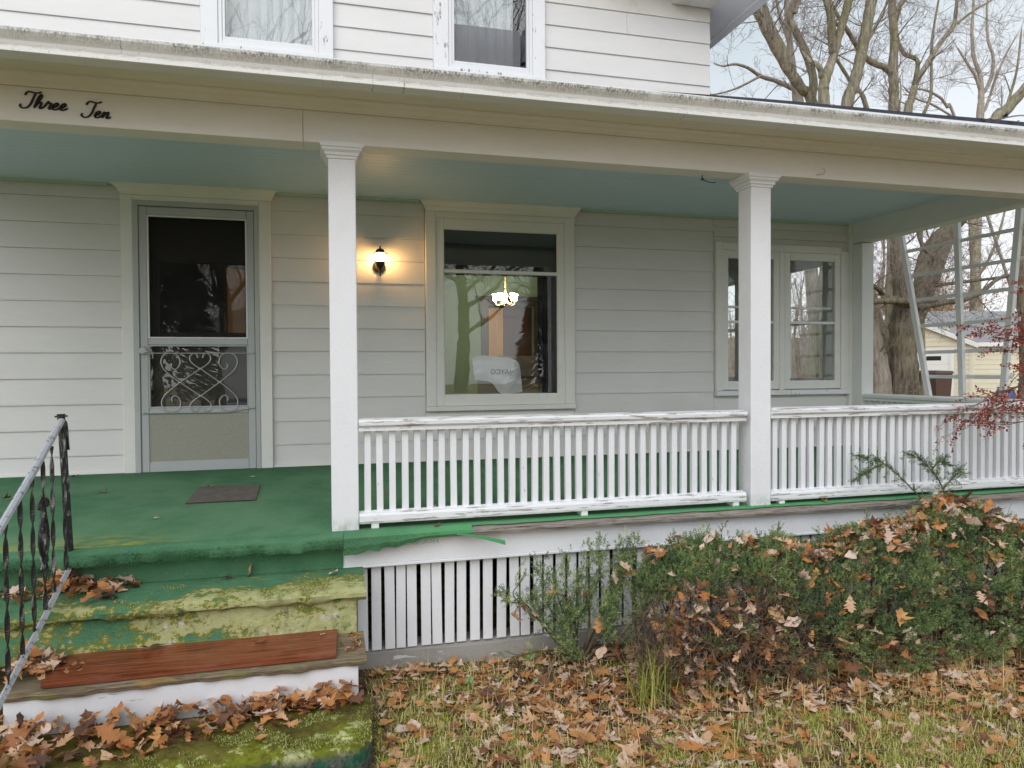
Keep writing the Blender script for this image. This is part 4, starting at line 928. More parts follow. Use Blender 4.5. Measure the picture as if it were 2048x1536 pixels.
def single(label, x, y, size, kind, yaw=None, z=None, group=None):
    o = leaf_obj((x, y, (fz(y) + .008 + .012 * size / .08) if z is None else z), size, None, .12, kind, 'fallen_leaf', yaw); return tag(o, label, 'leaf', group)
single('pale tan oak leaf lying alone on the green carpet left of the mat', -1.559, 1.404, .085, 0, .3)
single('small dry leaf on the green carpet in front of the mat', -1.027, .523, .055, 6, .1)
single('brown leaf on the carpet at the foot of the wall left of the door', -1.907, 2.03, .075, 1, 0)
single('brown leaf on the carpet behind the iron handrail', -2.09, 1.294, .08, 4, .4)
single('tiny leaf on the carpet just below the right side of the door', -.579, 1.747, .05, 8, 0)
single('curled leaf lying on the back edge of the door mat', -.83, 1.36, .06, 6, .2, fz(1.36) + .03)
single('large orange leaf on the back edge of the loose red board', -.86, -.37, .11, 6, .1, -.425)
single('pale forked leaf on the middle of the loose red board', -.36, -.42, .07, 9, .2, -.435)
single('small round orange leaf near the right end of the loose red board', -.06, -.40, .032, 7, .5, -.433)
single('pinkish leaf on the mossy top step near its right end', .0, -.13, .06, 4, .3, -.195)
single('upright brown leaf against the green riser on the top step', -.44, -.03, .075, 6, 1.6, -.175).rotation_euler = (0, R(-70), .4)
single('brown leaf lying on the top step beside the upright one', -.56, -.06, .065, 1, .2, -.195)
single('lone brown oval leaf on the bare moss of the bottom slab', -.33, -.90, .075, 6, .5, -.685)
for x, y, s_, k in ((.581, .659, .05, 0), (.63, .42, .06, 1), (.88, .30, .07, 4), (.98, .28, .075, 0), (1.01, .24, .06, 5), (1.22, .24, .06, 8), (1.36, .25, .055, 1), (1.52, .22, .06, 9), (1.9, .3, .05, 0), (2.3, .25, .05, 6), (.37, .9, .045, 8), (3.6, 1.6, .06, 5), (.42, .12, .07, 6), (.60, -.03, .06, 7), (3.25, -.03, .07, 1)):
    single('small curled brown leaf on the green carpet by the white railing', x, y, s_, k, None, None, 'small leaves on the carpet by the railing')

# ------------------------------------------------------------------ grass, moss tufts, weeds
grng = np.random.default_rng(21)
def blades(n, pts, hmin, hmax, wmin=.0012, wmax=.0028, lean_=.7, rlo=0., rhi=1.):
    """three point bent blades"""
    P = pts; n = len(P); h = grng.uniform(hmin, hmax, n); az = grng.uniform(0, 6.28, n); ln = np.abs(grng.normal(0, lean_, n)); wv = grng.uniform(wmin, wmax, n)
    d = np.stack([np.cos(az), np.sin(az), 0 * az], -1); sx = np.stack([-np.sin(az), np.cos(az), 0 * az], -1) * wv[:, None]
    up = np.stack([0 * h, 0 * h, h], -1); mid = P + up * .6 * np.cos(ln * .6)[:, None] + d * (h * .35 * np.sin(ln))[:, None]; tip = P + up * np.cos(np.minimum(ln, 1.5))[:, None] + d * (h * np.sin(np.minimum(ln, 1.5)))[:, None]
    V = np.stack([P - sx, P + sx, mid + sx * .8, mid - sx * .8, tip + sx * .1, tip - sx * .1], 1).reshape(-1, 3); b = np.arange(n)[:, None] * 6
    Fq = np.concatenate([b + np.array([[0, 1, 2, 3]]), b + np.array([[3, 2, 4, 5]])]); return V, Fq, np.repeat(grng.uniform(rlo, rhi, n), 6)
def grass_mask(x, y): return .5 + .5 * np.sin(3.3 * x + 1.3 * y + .6) * np.sin(4.1 * y - 1.7 * x) + .35 * np.sin(9 * x + 4) * np.sin(8 * y)
N = 38000; X = grng.uniform(.16, 5.2, N * 2); Y = grng.uniform(-1.8, .0, N * 2)
keep = (grng.uniform(0, 1, N * 2) < np.clip(grass_mask(X, Y) + .35 * sstep(-.55, -1.0, Y) - .9 * sstep(-1.12, -.86, Y) * sstep(.75, 1.25, X), .03, 1)) & ~((X < .17) & (Y > -1.02)); X, Y = X[keep][:N], Y[keep][:N]
V, Fq, rn = blades(N, np.stack([X, Y, gz(X, Y)], -1), .012, .05, .0012, .0032, 1.45)
M_ = 7000; xs_ = grng.uniform(.2, 5.2, M_); ys_ = grng.uniform(-1.8, -.05, M_); Ps = np.stack([xs_, ys_, gz(xs_, ys_) + grng.uniform(.004, .03, M_)], -1)
V2, F2, r2 = blades(M_, Ps, .05, .15, .0008, .0018, 3., .62, 1.); V2[:, 2] = np.maximum(V2[:, 2], np.repeat(Ps[:, 2], 6) - .004); F2 = F2 + len(V); V = np.concatenate([V, V2]); Fq = np.concatenate([Fq, F2]); rn = np.concatenate([rn, r2])
tag(link('grass', fastmesh('grass', V, Fq, 'grass_blades', rn)), kind='stuff')
def tuft(x, y, n, h0, h1, label, spread=.04, lo=.0, hi=.7, wmx=.004):
    P = np.stack([x + grng.normal(0, spread, n), y + grng.normal(0, spread * .6, n), np.zeros(n)], -1); P[:, 2] = gz(P[:, 0], P[:, 1])
    V, Fq, rn = blades(n, P, h0, h1, .002, wmx, .85, lo, hi); o = link('grass_clump', fastmesh('grass_clump', V, Fq, 'grass_blades', rn)); return tag(o, label, 'grass clump')
tuft(1.62, -.72, 100, .12, .40, 'clump of long yellow green grass blades at the front of the left yew', .06)
tuft(2.05, -.72, 60, .08, .22, 'low clump of flattened grass before the dead part of the hedge', .09)
tuft(.52, -.42, 260, .02, .06, 'mossy green grass cushion beside the steps', .09, 0, .35)['kind'] = 'stuff'
tuft(3.6, -.80, 50, .10, .28, 'dry straw stalks rising at the front of the hedge', .2, .75, 1., .003)
# mossy mounds
mm = MB()
wp = thing('weed', 'pale green three leaved weed growing among the leaves by the footing', 'weed', (1.13, -.15, -.83))
def weed(root, x, y, n, s_):
    for k in range(n):
        a = k * 6.28 / n + .4; V = []; Fq = []
        m_ = MB(); cxx, cyy = x + .6 * s_ * math.cos(a), y + .6 * s_ * math.sin(a); z0 = float(gz(x, y)) + .05
        ring = [(cxx + .5 * s_ * math.cos(q) * (1 + .12 * math.sin(5 * q)), cyy + .5 * s_ * math.sin(q) * (1 + .12 * math.sin(5 * q)), z0 + .010 * math.cos(q * 2)) for q in np.arange(10) * .628]
        m_.add([(cxx, cyy, z0 + .004)] + ring, [(0, 1 + i, 1 + (i + 1) % 10) for i in range(10)])
        o = m_.build('leaf', 'weed_green', root)
    MB().tube([(x, y, float(gz(x, y)) - .01), (x, y, z0)], .002, 4).build('stem', 'weed_green', root)
weed(wp, 1.13, -.13, 3, .030)
weed(thing('weed', 'pale green weed low on the lawn near the clump of moss', 'weed', (.72, -.33, -.83)), .72, -.33, 4, .026)
weed(thing('weed', 'single round weed leaf on the brown leaves before the left yew', 'weed', (1.06, -.42, -.83)), 1.06, -.42, 1, .030)
# twigs on the lawn
for k, (x, y, a, ln, lb) in enumerate(((.60, -.44, -.55, .22, 'thin dark stick on the lawn near the steps'), (1.35, -.62, .6, .30, 'pale dry stick lying at the left end of the hedge'), (2.1, -.95, 1.0, .25, 'thin straw coloured stick on the lawn before the grass clump'))):
    z0 = float(gz(x, y)) + .02; d = (math.cos(a), math.sin(a))
    o = MB().tube([(x - d[0] * ln / 2, y - d[1] * ln / 2, z0), (x, y + .01, z0 + .02), (x + d[0] * ln / 2, y + d[1] * ln / 2, z0 + .03)], [.004, .0035, .002], 5).build('stick', 'twig'); tag(o, lb, 'stick')

# ------------------------------------------------------------------ yew shrubs
yrng = np.random.default_rng(33)
def sprig_template(n=15, curve=.15, L=1., rank=.45):
    """a shoot with needles standing off it, two ranked (rank near 0) to bottle brush (rank 1)"""
    V = []; Fq = []
    for k in range(n):
        t = .12 + .88 * k / n; base = np.array([t * L, 0, curve * t * t]); nl = .42 * (1 - .40 * t) * yrng.uniform(.75, 1.2); a = R(yrng.uniform(46, 68) - 26 * t)
        ph = (0 if k % 2 else math.pi) + yrng.normal(0, 1.) * rank * 1.3; d = np.array([math.cos(a), math.sin(a) * math.cos(ph), math.sin(a) * math.sin(ph) + .1]); d /= np.linalg.norm(d)
        nr = np.cross(d, np.array([yrng.normal(), yrng.normal(), yrng.normal()])); nr /= np.linalg.norm(nr) + 1e-9; nr *= .042
        o = len(V); V += [base, base + d * nl * .5 + nr, base + d * nl, base + d * nl * .5 - nr]; Fq.append((o, o + 1, o + 2, o + 3))
    o = len(V); V += [np.array([0, -.014, 0]), np.array([0, .014, 0]), np.array([L, .004, curve]), np.array([L, -.004, curve])]; Fq.append((o, o + 1, o + 2, o + 3))
    return np.array(V), np.array(Fq)
ST = [sprig_template(int(yrng.integers(13, 18)), yrng.normal(.0, .2), 1., yrng.uniform(.2, 1.)) for _ in range(8)]
def foliage(name, P, Dd, S, tone, parent, mat='yew_needles'):
    Vs = []; Fs = []; Rn = []; o = 0; ks = yrng.integers(0, len(ST), len(P))
    for k in range(len(ST)):
        i = np.where(ks == k)[0]
        if not len(i): continue
        M = frame_from_dir(Dd[i], yrng.uniform(0, 6.28, len(i))) * S[i][:, None, None]
        V, Fq = instance(ST[k][0], ST[k][1], M, P[i]); Vs.append(V); Fs.append(Fq + o); o += len(V); Rn.append(np.repeat(tone[i], len(ST[k][0])))
    ob = link(name, fastmesh(name, np.concatenate(Vs), np.concatenate(Fs), mat, np.concatenate(Rn)), parent); ob['kind'] = 'stuff'; return ob
def tubes_mesh(lines, n=4):
    """many tapering polylines (k,3),(k) -> arrays"""
    Vs = []; Fs = []; o = 0; an = np.arange(n) * 2 * math.pi / n; ca, sa = np.cos(an), np.sin(an)
    for Pp, rd in lines:
        Pp = np.asarray(Pp); k = len(Pp); T = np.gradient(Pp, axis=0); T /= np.linalg.norm(T, axis=1)[:, None] + 1e-9
        ref = np.array([.31, .17, .93]) if abs(T[0] @ np.array([.31, .17, .93])) < .9 else np.array([1., 0, 0])
        A = np.cross(T, ref); A /= np.linalg.norm(A, axis=1)[:, None] + 1e-9; B = np.cross(T, A)
        V = Pp[:, None, :] + rd[:, None, None] * (ca[None, :, None] * A[:, None] + sa[None, :, None] * B[:, None]); Vs.append(V.reshape(-1, 3))
        i = np.arange(k - 1)[:, None] * n; j = np.arange(n)[None]; j2 = (j + 1) % n
        Fs.append(np.stack([i + j, i + j2, i + n + j2, i + n + j], -1).reshape(-1, 4) + o); o += k * n
    return np.concatenate(Vs), np.concatenate(Fs)
def clumps(C, Nrm, per, sl, sh, spread, tone_base):
    """sprigs fanning from clump centres"""
    P = np.repeat(C, per, 0) + yrng.normal(0, spread, (len(C) * per, 3)); Dd = np.repeat(Nrm, per, 0) + yrng.normal(0, .55, (len(C) * per, 3)); S = yrng.uniform(sl, sh, len(P))
    tone = np.clip(np.repeat(tone_base, per) + yrng.normal(0, .16, len(P)), 0, 1); return P, Dd, S, tone

def hedge_prof(x):
    """centre y, half depth, height of the mound at x"""
    k = sstep(1.45, 2.05, x); return -.45, .38 * (.60 + .40 * k) + .05 * math.sin(2.1 * x), (.42 + .23 * k) + .045 * math.sin(3.7 * x + .5) + .03 * math.sin(8.3 * x) + .10 * sstep(3.3, 3.9, x) * sstep(4.5, 4.0, x)
def hedge_pt(x, th, depth=1.):
    yc, ry, rz = hedge_prof(x); y = yc - ry * math.cos(th) * depth; z = float(gz(x, y)) + .04 + rz * max(0, math.sin(th)) * depth
    nrm = np.array([yrng.normal(0, .25), -math.cos(th) * 1.2, math.sin(th) + .45]); return np.array([x, y, z]), nrm
hedge = thing('yew_hedge', 'wide low yew hedge along the porch full of caught brown leaves', 'hedge', (3.2, -.4, -.84))
C = []; Nn = []; tb = []
for _ in range(3500):
    x = yrng.uniform(1.72, 5.35); th = yrng.uniform(.02, 2.5)
    if x < 2.5 - .25 * th and th < .85 and yrng.uniform() < .84: continue          # the bare dead pocket at the left end
    if 2.3 < x < 3.1 and .15 < th < .6 and yrng.uniform() < .55: continue
    lump = .5 + .5 * math.sin(7 * x + 3 * th) * math.sin(5.3 * x - 6 * th + 1); gap = math.sin(11 * x - 4 * th) * math.sin(13 * th + 5 * x)
    if gap < -.35 and yrng.uniform() < .75: continue
    if th < .40 and yrng.uniform() < (.5 if x < 3.2 else .15): continue
    p, nrm = hedge_pt(x, th, yrng.uniform(.78, .97) + .09 * lump); C.append(p); Nn.append(nrm); tb.append(.30 + .36 * lump)
P, Dd, S, tone = clumps(np.array(C), np.array(Nn), 11, .034, .068, .022, np.array(tb)); foliage('foliage', P, Dd, S, tone, hedge)
# upright shoots along the top
C = []; Nn = []; lines = []
for x in (1.95, 2.10, 2.22, 2.36, 2.50, 2.58, 2.72, 2.86, 2.98, 3.05, 3.30, 3.42, 3.62, 3.74, 3.88, 4.05, 4.2, 4.34, 4.55, 4.8):
    p, _ = hedge_pt(x + yrng.normal(0, .02), 1.75, .98); h = yrng.uniform(.05, .14); d = np.array([yrng.normal(0, .35), yrng.normal(0, .15), 1.]); d /= np.linalg.norm(d)
    for k in range(9): q = p + d * h * k / 8; C.append(q); Nn.append(d + yrng.normal(0, .45, 3))
    lines.append((np.stack([p, p + d * h * .5, p + d * h]), np.array([.003, .0022, .001])))
C = np.array(C); foliage('foliage', C, np.array(Nn), yrng.uniform(.04, .07, len(C)), np.clip(yrng.normal(.5, .15, len(C)), 0, 1), hedge)
# the tall arching branch on the right that reaches in front of the railing
br = []
for pts in ([(4.06, -.22, -.30), (3.98, -.16, -.05), (3.86, -.12, .10), (3.70, -.10, .24), (3.58, -.10, .30), (3.46, -.10, .315)], [(3.66, -.10, .26), (3.56, -.09, .22), (3.46, -.09, .17)],
            [(4.10, -.24, -.28), (4.10, -.20, -.02), (4.06, -.18, .12), (4.0, -.16, .21), (3.93, -.15, .28), (3.84, -.14, .33)], [(4.08, -.18, .08), (4.16, -.2, .17), (4.20, -.2, .20)], [(4.0, -.16, .21), (4.06, -.17, .27), (4.10, -.17, .26)]):
    c_ = smooth_curve(pts, 7); br.append(c_); lines.append((c_, np.linspace(.0065, .0015, len(c_))))
C = []; Nn = []
for c_ in br:
    for i in range(3, len(c_)):
        if c_[i][2] < -.12: continue
        d = c_[min(i + 1, len(c_) - 1)] - c_[i - 1]; d /= np.linalg.norm(d)
        for _ in range(3 if c_[i][2] > .12 or i % 3 == 0 else 1): C.append(c_[i] + yrng.normal(0, .004, 3)); Nn.append(d + yrng.normal(0, .6, 3))
C = np.array(C); foliage('foliage', C, np.array(Nn), yrng.uniform(.035, .075, len(C)), np.clip(yrng.normal(.3, .15, len(C)), 0, 1), hedge)
C = []; Nn = []
for _ in range(260):                                            # thick shoulder under the arching branches
    a = yrng.uniform(0, 1); p = np.array([3.86 + .55 * a + yrng.normal(0, .05), -.20 + yrng.normal(0, .07), -.16 - .10 * a + yrng.normal(0, .05)]); C.append(p); Nn.append(np.array([yrng.normal(-.3, .5), -.5, 1.]) + yrng.normal(0, .4, 3))
C = np.array(C); foliage('foliage', C, np.array(Nn), yrng.uniform(.05, .09, len(C)), np.clip(yrng.normal(.35, .2, len(C)), 0, 1), hedge)
for _ in range(240):                                            # bare wood inside
    x = yrng.uniform(1.75, 5.2); p0 = np.array([x, yrng.uniform(-.5, -.2), -.86]); th = yrng.uniform(.1, 2.2); p1, _n = hedge_pt(x + yrng.normal(0, .25), th, .9); mid = (p0 + p1) / 2 + yrng.normal(0, .07, 3)
    c_ = smooth_curve([p0, mid, p1], 5); lines.append((c_, np.linspace(yrng.uniform(.004, .009), .0015, len(c_))))
V, Fq = tubes_mesh(lines, 5); link('branches', fastmesh('branches', V, Fq, 'yew_stem', smooth=True), hedge)
lines = []
for _ in range(2100):                                            # dry broken twigs
    lf = yrng.uniform() < .62; x = yrng.uniform(1.55, 2.6) if lf else yrng.uniform(2.4, 5.0); th = yrng.uniform(0, .95 if lf else 1.4); p, nrm = hedge_pt(max(x, 1.6), th, yrng.uniform(.65, 1.0)); d = nrm + yrng.normal(0, .9, 3); d /= np.linalg.norm(d); ln = yrng.uniform(.06, .2)
    c_ = np.stack([p, p + d * ln * .5 + yrng.normal(0, .012, 3), p + d * ln + yrng.normal(0, .02, 3)]); lines.append((c_, np.array([.0028, .002, .001])))
V, Fq = tubes_mesh(lines, 3); o = link('dead_twigs', fastmesh('dead_twigs', V, Fq, 'dead_twig_bark'), hedge); o['kind'] = 'stuff'
# leaves lodged in the hedge: the big ones singly, the small ones joined
for _ in range(80):
    x = yrng.uniform(1.7, 4.8); th = yrng.choice([yrng.uniform(1.2, 1.9), yrng.uniform(.1, 1.3)], p=[.6, .4])
    if th > 1.2 and yrng.uniform() < .6: x = min(4.8, max(2.4, yrng.normal(3.6, .55)))
    x = float(x); p, nrm = hedge_pt(x, th, yrng.uniform(1.05, 1.13)); leaf_obj(p, yrng.uniform(.07, .125), hedge, .5)
P = []
for _ in range(1300):
    if _ > 1000:
        x = yrng.uniform(1.7, 2.6); p, nrm = hedge_pt(x, yrng.uniform(0, .95), yrng.uniform(.75, 1.02)); P.append(p); continue
    x = yrng.uniform(1.75, 5.2); top = yrng.uniform() < .6
    if top: x = min(5.2, max(1.8, yrng.normal(3.5, .75)))
    th = yrng.uniform(1.3, 1.95) if top else yrng.uniform(.0, 1.4); p, nrm = hedge_pt(x, th, yrng.uniform(.97, 1.11)); P.append(p)
leaf_mass('caught_leaves', np.array(P), yrng.uniform(.045, .115, len(P)), hedge, .6)

# ---- the thin spreading yew at the left end
yew = thing('yew_shrub', 'thin spreading yew with bare branches in front of the white lattice', 'shrub', (1.45, -.12, -.83))
lines = []; C = []; Nn = []
def yew_branch(pts, r0, dens, s0=.05, s1=.085):
    c_ = smooth_curve(pts, 7); lines.append((c_, np.linspace(r0, .0016, len(c_)))); n = len(c_)
    for i in range(int(n * .35), n):
        d = c_[min(i + 1, n - 1)] - c_[i - 1]; d /= np.linalg.norm(d) + 1e-9
        for _ in range(int(dens * 1.6)): C.append(c_[i] + yrng.normal(0, .022, 3)); Nn.append(d * .8 + np.array([0, -.1, .35]) + yrng.normal(0, .6, 3))
B0 = (1.42, -.18, -.84)
for pts, r0, dn in (([B0, (1.28, -.18, -.70), (1.18, -.16, -.56), (1.10, -.15, -.48), (1.00, -.15, -.42), (.93, -.15, -.37)], .010, 2), ([(1.12, -.15, -.50), (1.05, -.15, -.41), (1.06, -.15, -.33), (1.10, -.14, -.27)], .004, 1),
        ([B0, (1.20, -.20, -.76), (1.05, -.22, -.74), (.94, -.22, -.70)], .006, 1), ([B0, (1.36, -.20, -.64), (1.28, -.22, -.45), (1.24, -.22, -.30)], .008, 4), ([B0, (1.45, -.22, -.60), (1.44, -.24, -.38), (1.45, -.22, -.14)], .008, 4),
        ([B0, (1.55, -.26, -.58), (1.62, -.28, -.38), (1.66, -.26, -.22)], .008, 6), ([B0, (1.34, -.24, -.68), (1.30, -.28, -.58), (1.33, -.30, -.48)], .006, 4), ([B0, (1.62, -.34, -.66), (1.72, -.40, -.48), (1.76, -.38, -.34)], .008, 6),
        ([B0, (1.50, -.32, -.66), (1.50, -.38, -.52), (1.54, -.36, -.42)], .006, 6), ([B0, (1.62, -.12, -.5), (1.74, -.12, -.3), (1.80, -.12, -.15)], .008, 5), ([B0, (1.30, -.14, -.62), (1.36, -.14, -.36), (1.36, -.13, -.20)], .006, 3),
        ([B0, (1.36, -.34, -.74), (1.30, -.40, -.68), (1.26, -.42, -.62)], .005, 3), ([B0, (1.70, -.30, -.60), (1.84, -.34, -.42), (1.88, -.30, -.26)], .008, 6), ([B0, (1.30, -.16, -.60), (1.22, -.15, -.42), (1.18, -.14, -.24)], .007, 5), ([B0, (1.40, -.22, -.60), (1.52, -.20, -.36), (1.55, -.18, -.12)], .008, 7), ([B0, (1.36, -.24, -.62), (1.36, -.26, -.46), (1.40, -.26, -.30)], .008, 7), ([B0, (1.26, -.22, -.66), (1.18, -.22, -.50), (1.14, -.20, -.38)], .006, 4), ([B0, (1.58, -.2, -.6), (1.66, -.2, -.4), (1.70, -.18, -.14)], .008, 7)):
    yew_branch([np.array(p) + (yrng.normal(0, .012, 3) if i else 0) for i, p in enumerate(pts)], r0, dn)
C = np.array(C); foliage('foliage', C, np.array(Nn), yrng.uniform(.03, .07, len(C)), np.clip(yrng.normal(.52, .22, len(C)), 0, 1), yew)
V, Fq = tubes_mesh(lines, 6); link('branches', fastmesh('branches', V, Fq, 'yew_stem', smooth=True), yew)
for x, y, z in ((1.08, -.18, -.47), (1.13, -.19, -.49), (1.16, -.19, -.50), (1.03, -.17, -.53), (1.30, -.25, -.40), (1.24, -.24, -.37), (1.38, -.26, -.52), (1.42, -.27, -.40), (1.50, -.3, -.56), (1.60, -.3, -.30), (1.66, -.32, -.24), (1.62, -.28, -.18), (1.70, -.3, -.28), (1.84, -.3, -.20), (1.9, -.32, -.24), (1.55, -.45, -.66), (1.46, -.42, -.68), (1.7, -.46, -.55), (1.86, -.5, -.5)):
    leaf_obj((x, y, z), yrng.uniform(.07, .12), yew, .8)

# ------------------------------------------------------------------ fan trellis outside the right end of the porch
tr = thing('garden_trellis', 'pale grey wooden fan trellis standing beyond the side railing', 'trellis', (5.75, 1.3, -.8))
TX = 5.75
def leg(y0, z0, y1, z1, w=.027):
    k = (y1 - y0) / (z1 - z0); zb, zt = -.78, z1 + .55; P = [(TX, y0 + k * (zb - z0), zb), (TX, y0 + k * (zt - z0), zt)]
    mb = MB(); mb.loft([[(TX - .018, P[i][1] - w, P[i][2]), (TX + .018, P[i][1] - w, P[i][2]), (TX + .018, P[i][1] + w, P[i][2]), (TX - .018, P[i][1] + w, P[i][2])] for i in (0, 1)]); mb.build('upright', 'trellis_paint', tr)
leg(1.621, .653, 1.972, 2.272); leg(1.231, .65, 1.301, 2.268); leg(.808, .756, .669, 2.267)
for z, ya, yb in ((2.11, .56, 2.0), (1.85, .60, 1.92), (1.60, .64, 1.86), (1.335, .68, 1.80), (1.07, .70, 1.745), (.83, .74, 1.70), (.58, .78, 1.66), (2.38, .53, 2.06)):
    MB().box(TX + .019, TX + .030, ya, yb, z - .017, z + .017, .002).build('rung', 'trellis_paint', tr)

# ------------------------------------------------------------------ garage with bins, far right
GC = at(1948, 720, 1, 20.0); gx0, gy0 = GC[0], GC[1]; GA = R(-32)
gr = thing('garage', 'cream sided garage with white overhead door and grey roof behind the trees', 'garage', (gx0, gy0, -.30))
def G(a, b, z):
    """a: along the side wall to the right, b: along the gable wall to the left/back"""
    ca, sa = math.cos(GA), math.sin(GA); return (gx0 + a * ca + b * sa, gy0 - a * sa * -1 * -1 + b * ca if False else gy0 + a * sa * -1 * -1 + b * ca, z)
def G(a, b, z):
    ux, uy = math.cos(R(-12)), math.sin(R(-12)); vx, vy = math.cos(R(128)), math.sin(R(128)); return (gx0 + a * ux + b * vx, gy0 + a * uy + b * vy, z)
GW, GL, zb, ze, zr = 5.6, 7.0, -.55, 2.02, 3.35
def gbox(mb, a0, a1, b0, b1, z0, z1): mb.add([G(a, b, z) for z in (z0, z1) for b in (b0, b1) for a in (a0, a1)], [(0, 2, 3, 1), (4, 5, 7, 6), (0, 1, 5, 4), (2, 6, 7, 3), (0, 4, 6, 2), (1, 3, 7, 5)])
mb = MB(); mb.add([G(0.03, .03, zb), G(GL, .03, zb), G(GL, GW, zb), G(.03, GW, zb), G(.03, .03, ze), G(GL, .03, ze), G(GL, GW, ze), G(.03, GW, ze), G(.03, GW / 2, zr), G(GL, GW / 2, zr)],
    [(0, 1, 5, 4), (1, 2, 6, 9, 5), (2, 3, 7, 6), (3, 0, 4, 8, 7)]); mb.build('wall', 'garage_yellow', gr)
z = zb
while z < ze - .05:
    mb = MB(); gbox(mb, 0, GL, -.008, .028, z, z + .185); mb.build('siding_plank', 'garage_yellow', gr); z += .20
z = zb
while z < zr - .25:
    b1 = GW if z < ze else GW / 2 + (zr - z) / (zr - ze) * GW / 2; b0 = 0 if z < ze else GW - b1
    for c0, c1 in (((b0, .85), (4.75, b1)) if z < 1.75 else ((b0, b1),)):
        if c1 - c0 > .05: mb = MB(); gbox(mb, -.010, .025, c0, c1, z, min(z + .185, zr)); mb.build('siding_plank', 'garage_yellow', gr)
    z += .20
mb = MB()
for s_ in (0, 1):
    b0, b1 = (-.35, GW / 2) if s_ == 0 else (GW + .35, GW / 2); k = (zr - ze) / (GW / 2); za = ze - .35 * k
    mb.add([G(-.25, b0, za + .03), G(GL + .2, b0, za + .03), G(GL + .2, b1, zr + .03), G(-.25, b1, zr + .03), G(-.25, b0, za + .08), G(GL + .2, b0, za + .08), G(GL + .2, b1, zr + .08), G(-.25, b1, zr + .08)], [(0, 3, 2, 1), (4, 5, 6, 7), (0, 1, 5, 4), (1, 2, 6, 5), (2, 3, 7, 6), (3, 0, 4, 7)])
s = NT('garage_shingle'); c = s.mix(s.noise(1., (3, 3, 30), 3), (.20, .20, .21), (.33, .33, .345)); s.done(s.bsdf(c, .9))
mb.build('roof', 'garage_shingle', gr)
mb = MB()
for s_ in (0, 1):
    b0, b1 = (-.35, GW / 2) if s_ == 0 else (GW + .35, GW / 2); k = (zr - ze) / (GW / 2); za = ze - .35 * k
    mb.add([G(-.29, b0, za - .10), G(-.252, b0, za - .10), G(-.252, b1, zr - .10), G(-.29, b1, zr - .10), G(-.29, b0, za + .085), G(-.252, b0, za + .085), G(-.252, b1, zr + .085), G(-.29, b1, zr + .085)], [(0, 3, 2, 1), (4, 5, 6, 7), (0, 1, 5, 4), (1, 2, 6, 5), (2, 3, 7, 6), (3, 0, 4, 7)])
gbox(mb, -.25, GL + .2, -.38, -.352, ze - .22, ze - .05); mb.build('rake_board', 'garage_white', gr)
mb = MB(); gbox(mb, -.03, .0, .72, .86, zb, 1.75); gbox(mb, -.03, .0, 4.72, 4.86, zb, 1.75); gbox(mb, -.03, .0, .86, 4.72, 1.62, 1.75); mb.build('door_trim', 'garage_white', gr)
for k in range(4):
    mb = MB(); gbox(mb, .012, .035, .87, 4.71, zb + .54 * k, zb + .53 + .54 * k); dpn = mb.build('garage_door_panel', 'garage_white', gr)
    if k == 3:
        for b in (1.2, 2.45, 3.7): mb = MB(); gbox(mb, .004, .011, b, b + .55, zb + .54 * k + .17, zb + .54 * k + .36); mb.build('pane', 'shade_cloth', dpn)
mb = MB(); gbox(mb, -.05, .0, -.02, .12, zb, ze); mb.build('corner_board', 'garage_yellow', gr)

def wheelie_bin(label, u, v, Y, lid, sc_=1.):
    p = at(u, v, 1, Y); z0 = float(gz(p[0], p[1])); h = p[2] - z0; t = thing('wheeled_bin', label, 'bin', (p[0], p[1], z0), 'wheeled bins by the garage')
    x, y = p[0], p[1]; a, b = .24 * sc_, .29 * sc_
    MB().loft([[(x - a, y - a, z0 + .05), (x + a, y - a, z0 + .05), (x + a, y + a, z0 + .05), (x - a, y + a, z0 + .05)], [(x - b, y - b, z0 + h * .93), (x + b, y - b, z0 + h * .93), (x + b, y + b, z0 + h * .93), (x - b, y + b, z0 + h * .93)]]).build('body', 'bin_brown', t)
    MB().loft([[(x - b - .03, y - b - .05, z0 + h * .93), (x + b + .03, y - b - .05, z0 + h * .93), (x + b + .03, y + b + .03, z0 + h * .93), (x - b - .03, y + b + .03, z0 + h * .93)], [(x - b, y - b, z0 + h), (x + b, y - b, z0 + h), (x + b, y + b, z0 + h * 1.02), (x - b, y + b, z0 + h * 1.02)]]).build('lid', lid, t)
    for s_ in (-1, 1): MB().tube([(x + s_ * a - .03, y - a, z0 + .1), (x + s_ * a + .03, y - a, z0 + .1)], .1, 14).build('wheel', 'dark_plastic', t)
wheelie_bin('brown wheeled bin with yellow lid beside the tree trunk', 1838, 742, 16.0, 'bin_yellow', .9); wheelie_bin('brown wheeled bin with brown lid in front of the garage door', 1872, 742, 15.2, 'bin_brown', 1.15)
p = at(2011, 778, 1, 12.0); bb = thing('blue_container', 'small blue plastic drum on the ground among the red leaves', 'container', (p[0], p[1], float(gz(p[0], p[1]))))
z0 = float(gz(p[0], p[1])); MB().lathe([(.01, 0), (.24, .01), (.26, .3), (.24, p[2] - z0 - .1), (.20, p[2] - z0), (.01, p[2] - z0 + .01)], (p[0], p[1], z0), 14).build('body', 'bin_blue', bb, True); MB().lathe([(.01, 0), (.21, .005), (.21, .04), (.01, .045)], (p[0], p[1], p[2] + .012), 14).build('lid', 'dark_plastic', bb, True)

